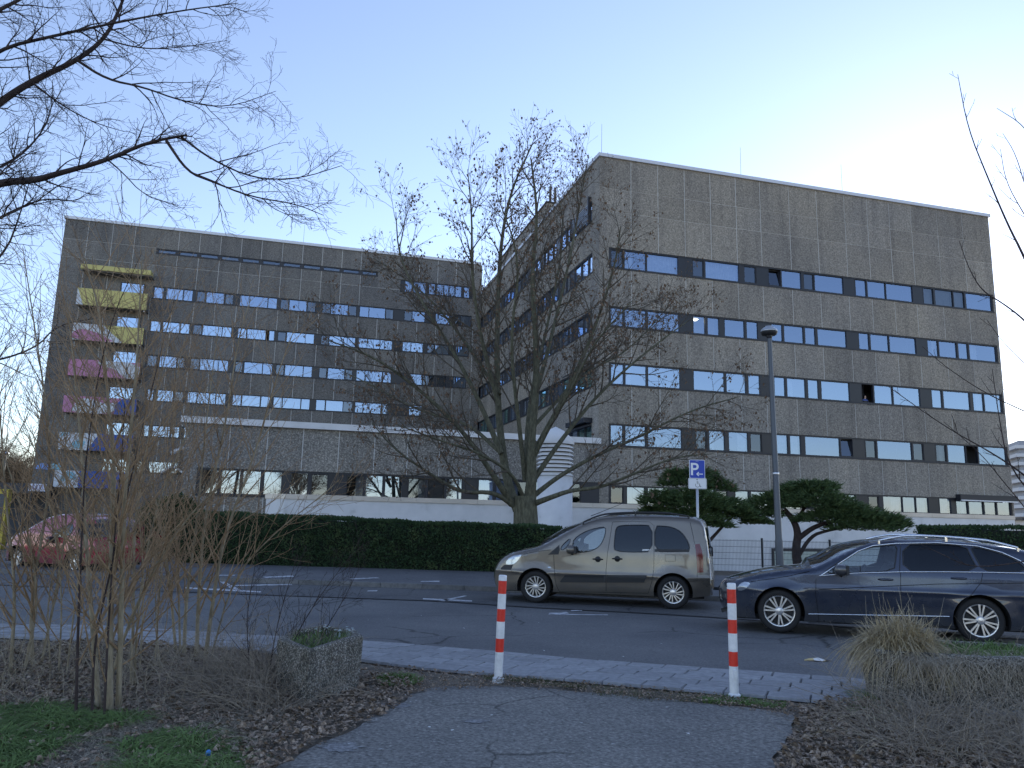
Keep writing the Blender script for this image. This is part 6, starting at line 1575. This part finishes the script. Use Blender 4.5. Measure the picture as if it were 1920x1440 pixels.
for x, y, a, b in spots:
    p = G(x, y); mb = MB(); n = 22; q = [((a+r.uniform(-.4, .25)*a)*math.cos(k*6.283/n), (b+r.uniform(-.4, .3)*b)*math.sin(k*6.283/n)*2, .0) for k in range(n)]
    mb.add(q, [tuple(range(n))]); o = mb.build('pale_stain', noisy('pale_stain', [(.35, (.10, .10, .10)), (.6, (.28, .28, .28))], 40, .9), None); o.location = p+Vector((0, 0, .0155)); tag(o, 'pale crumbled stain on the old path', 'stain', 'pale stains on the path')
bc = G(389, 1424); mb = MB(); mb.lathe([(.001, .03), (.013, .028), (.016, .02), (.016, .0)], 14); o = mb.build('bottle_cap', flat('bright_blue_plastic', (.05, .25, .62), .4), None, True); o.location = bc+Vector((0, 0, .03)); o.rotation_euler = (.5, .3, 0); tag(o, 'bright blue bottle cap in the grass by the path', 'bottle cap')
# ---------------------------------------------------------------- the person at the open window
so = s_of(c8(556), RA[2][0], P0, U); so += .32; pw_ = P0+U*so+V*.36; fz = RA[2][0]-1.08
pe = thing('person', 'person with dark hair and dark blue top at the open window', 'person', (pw_.x, pw_.y, fz), AZ)
bmv = {'pel': (0, 0, .92, .15, .11), 'wai': (0, 0, 1.08, .135, .10), 'che': (0, .0, 1.28, .17, .12), 'nk0': (0, 0, 1.44, .07, .065), 'nk': (0, -.01, 1.5, .055, .055), 'hd': (0, -.02, 1.6, .082, .095), 'tp': (0, -.01, 1.69, .06, .07)}
names = list(bmv); V_ = [bmv[k][:3] for k in names]; Rr = [bmv[k][3:] for k in names]; E_ = [(i, i+1) for i in range(len(names)-1)]
def addv(p, rad, frm): V_.append(p); Rr.append((rad, rad)); E_.append((frm, len(V_)-1)); return len(V_)-1
for sd in (-1, 1):
    i = addv((sd*.19, 0, 1.38), .065, 2); i = addv((sd*.25, -.06, 1.13), .045, i); i = addv((sd*.16, -.27, 1.03), .035, i); i = addv((sd*.10, -.36, 1.02), .03, i)
    for f_ in (-.03, 0, .03): addv((sd*.08+f_, -.43, 1.01), .010, i)
    i = addv((sd*.10, 0, .84), .085, 0); i = addv((sd*.10, -.02, .48), .06, i); i = addv((sd*.10, .02, .09), .042, i); addv((sd*.11, -.13, .04), .035, i)
me = bpy.data.meshes.new('body'); me.from_pydata(V_, E_, []); bo = bpy.data.objects.new('body', me); COL.objects.link(bo); bo.parent = pe
sk = bo.modifiers.new('skin', 'SKIN'); 
for i, (a, b) in enumerate(Rr): me.skin_vertices[0].data[i].radius = (a, b)
me.skin_vertices[0].data[0].use_root = True
bo.modifiers.new('sub', 'SUBSURF').levels = 1; bo.modifiers['sub'].render_levels = 1
pm, pt, pb = newmat('person_clothes_skin'); oc = coords(pt); sx = pt.nodes.new('ShaderNodeSeparateXYZ'); pt.links.new(oc, sx.inputs[0])
cr = nodes_color(pt, [(0, (.03, .03, .04)), (.86, (.03, .03, .04)), (.87, (.06, .10, .30)), (.955, (.06, .10, .30)), (.96, (.62, .42, .32)), (1, (.62, .42, .32))], mathn(pt, 'DIVIDE', sx.outputs[2], 1.52)); cr.node.color_ramp.interpolation = 'CONSTANT'
pt.links.new(cr, pb.inputs['Base Color']); me.materials.append(pm)
mb = MB(); mb.lathe([(.001, 1.735), (.06, 1.72), (.098, 1.66), (.102, 1.6), (.085, 1.52), (.06, 1.49)], 18, (0, .025, 0)); mb.build('hair', flat('dark_hair', (.012, .01, .009), .7), pe, True)
for sd in (-1, 1):
    mb = MB(); mb.lathe([(.001, .012), (.009, .008), (.012, 0)], 8, (sd*.032, -.118, 1.605), 'y'); mb.build('eye', M['frame'], pe)
mb = MB(); mb.tube([(0, -.105, 1.61), (0, -.128, 1.575), (0, -.112, 1.565)], [.008, .013, .008], 6, True); mb.build('nose', flat('skin_tone', (.45, .28, .2), .6), pe, True)
mb = MB(); mb.tube([(-.024, -.106, 1.545), (0, -.112, 1.543), (.024, -.106, 1.545)], .006, 5, True); mb.build('mouth', flat('lips', (.35, .14, .12), .6), pe, True)
mb = MB(); fA.bx(mb, so-1.2, so+1.2, -3.0, -.3, fz-.06, fz); mb.build('room_floor', M['room'], blk, recalc=True)
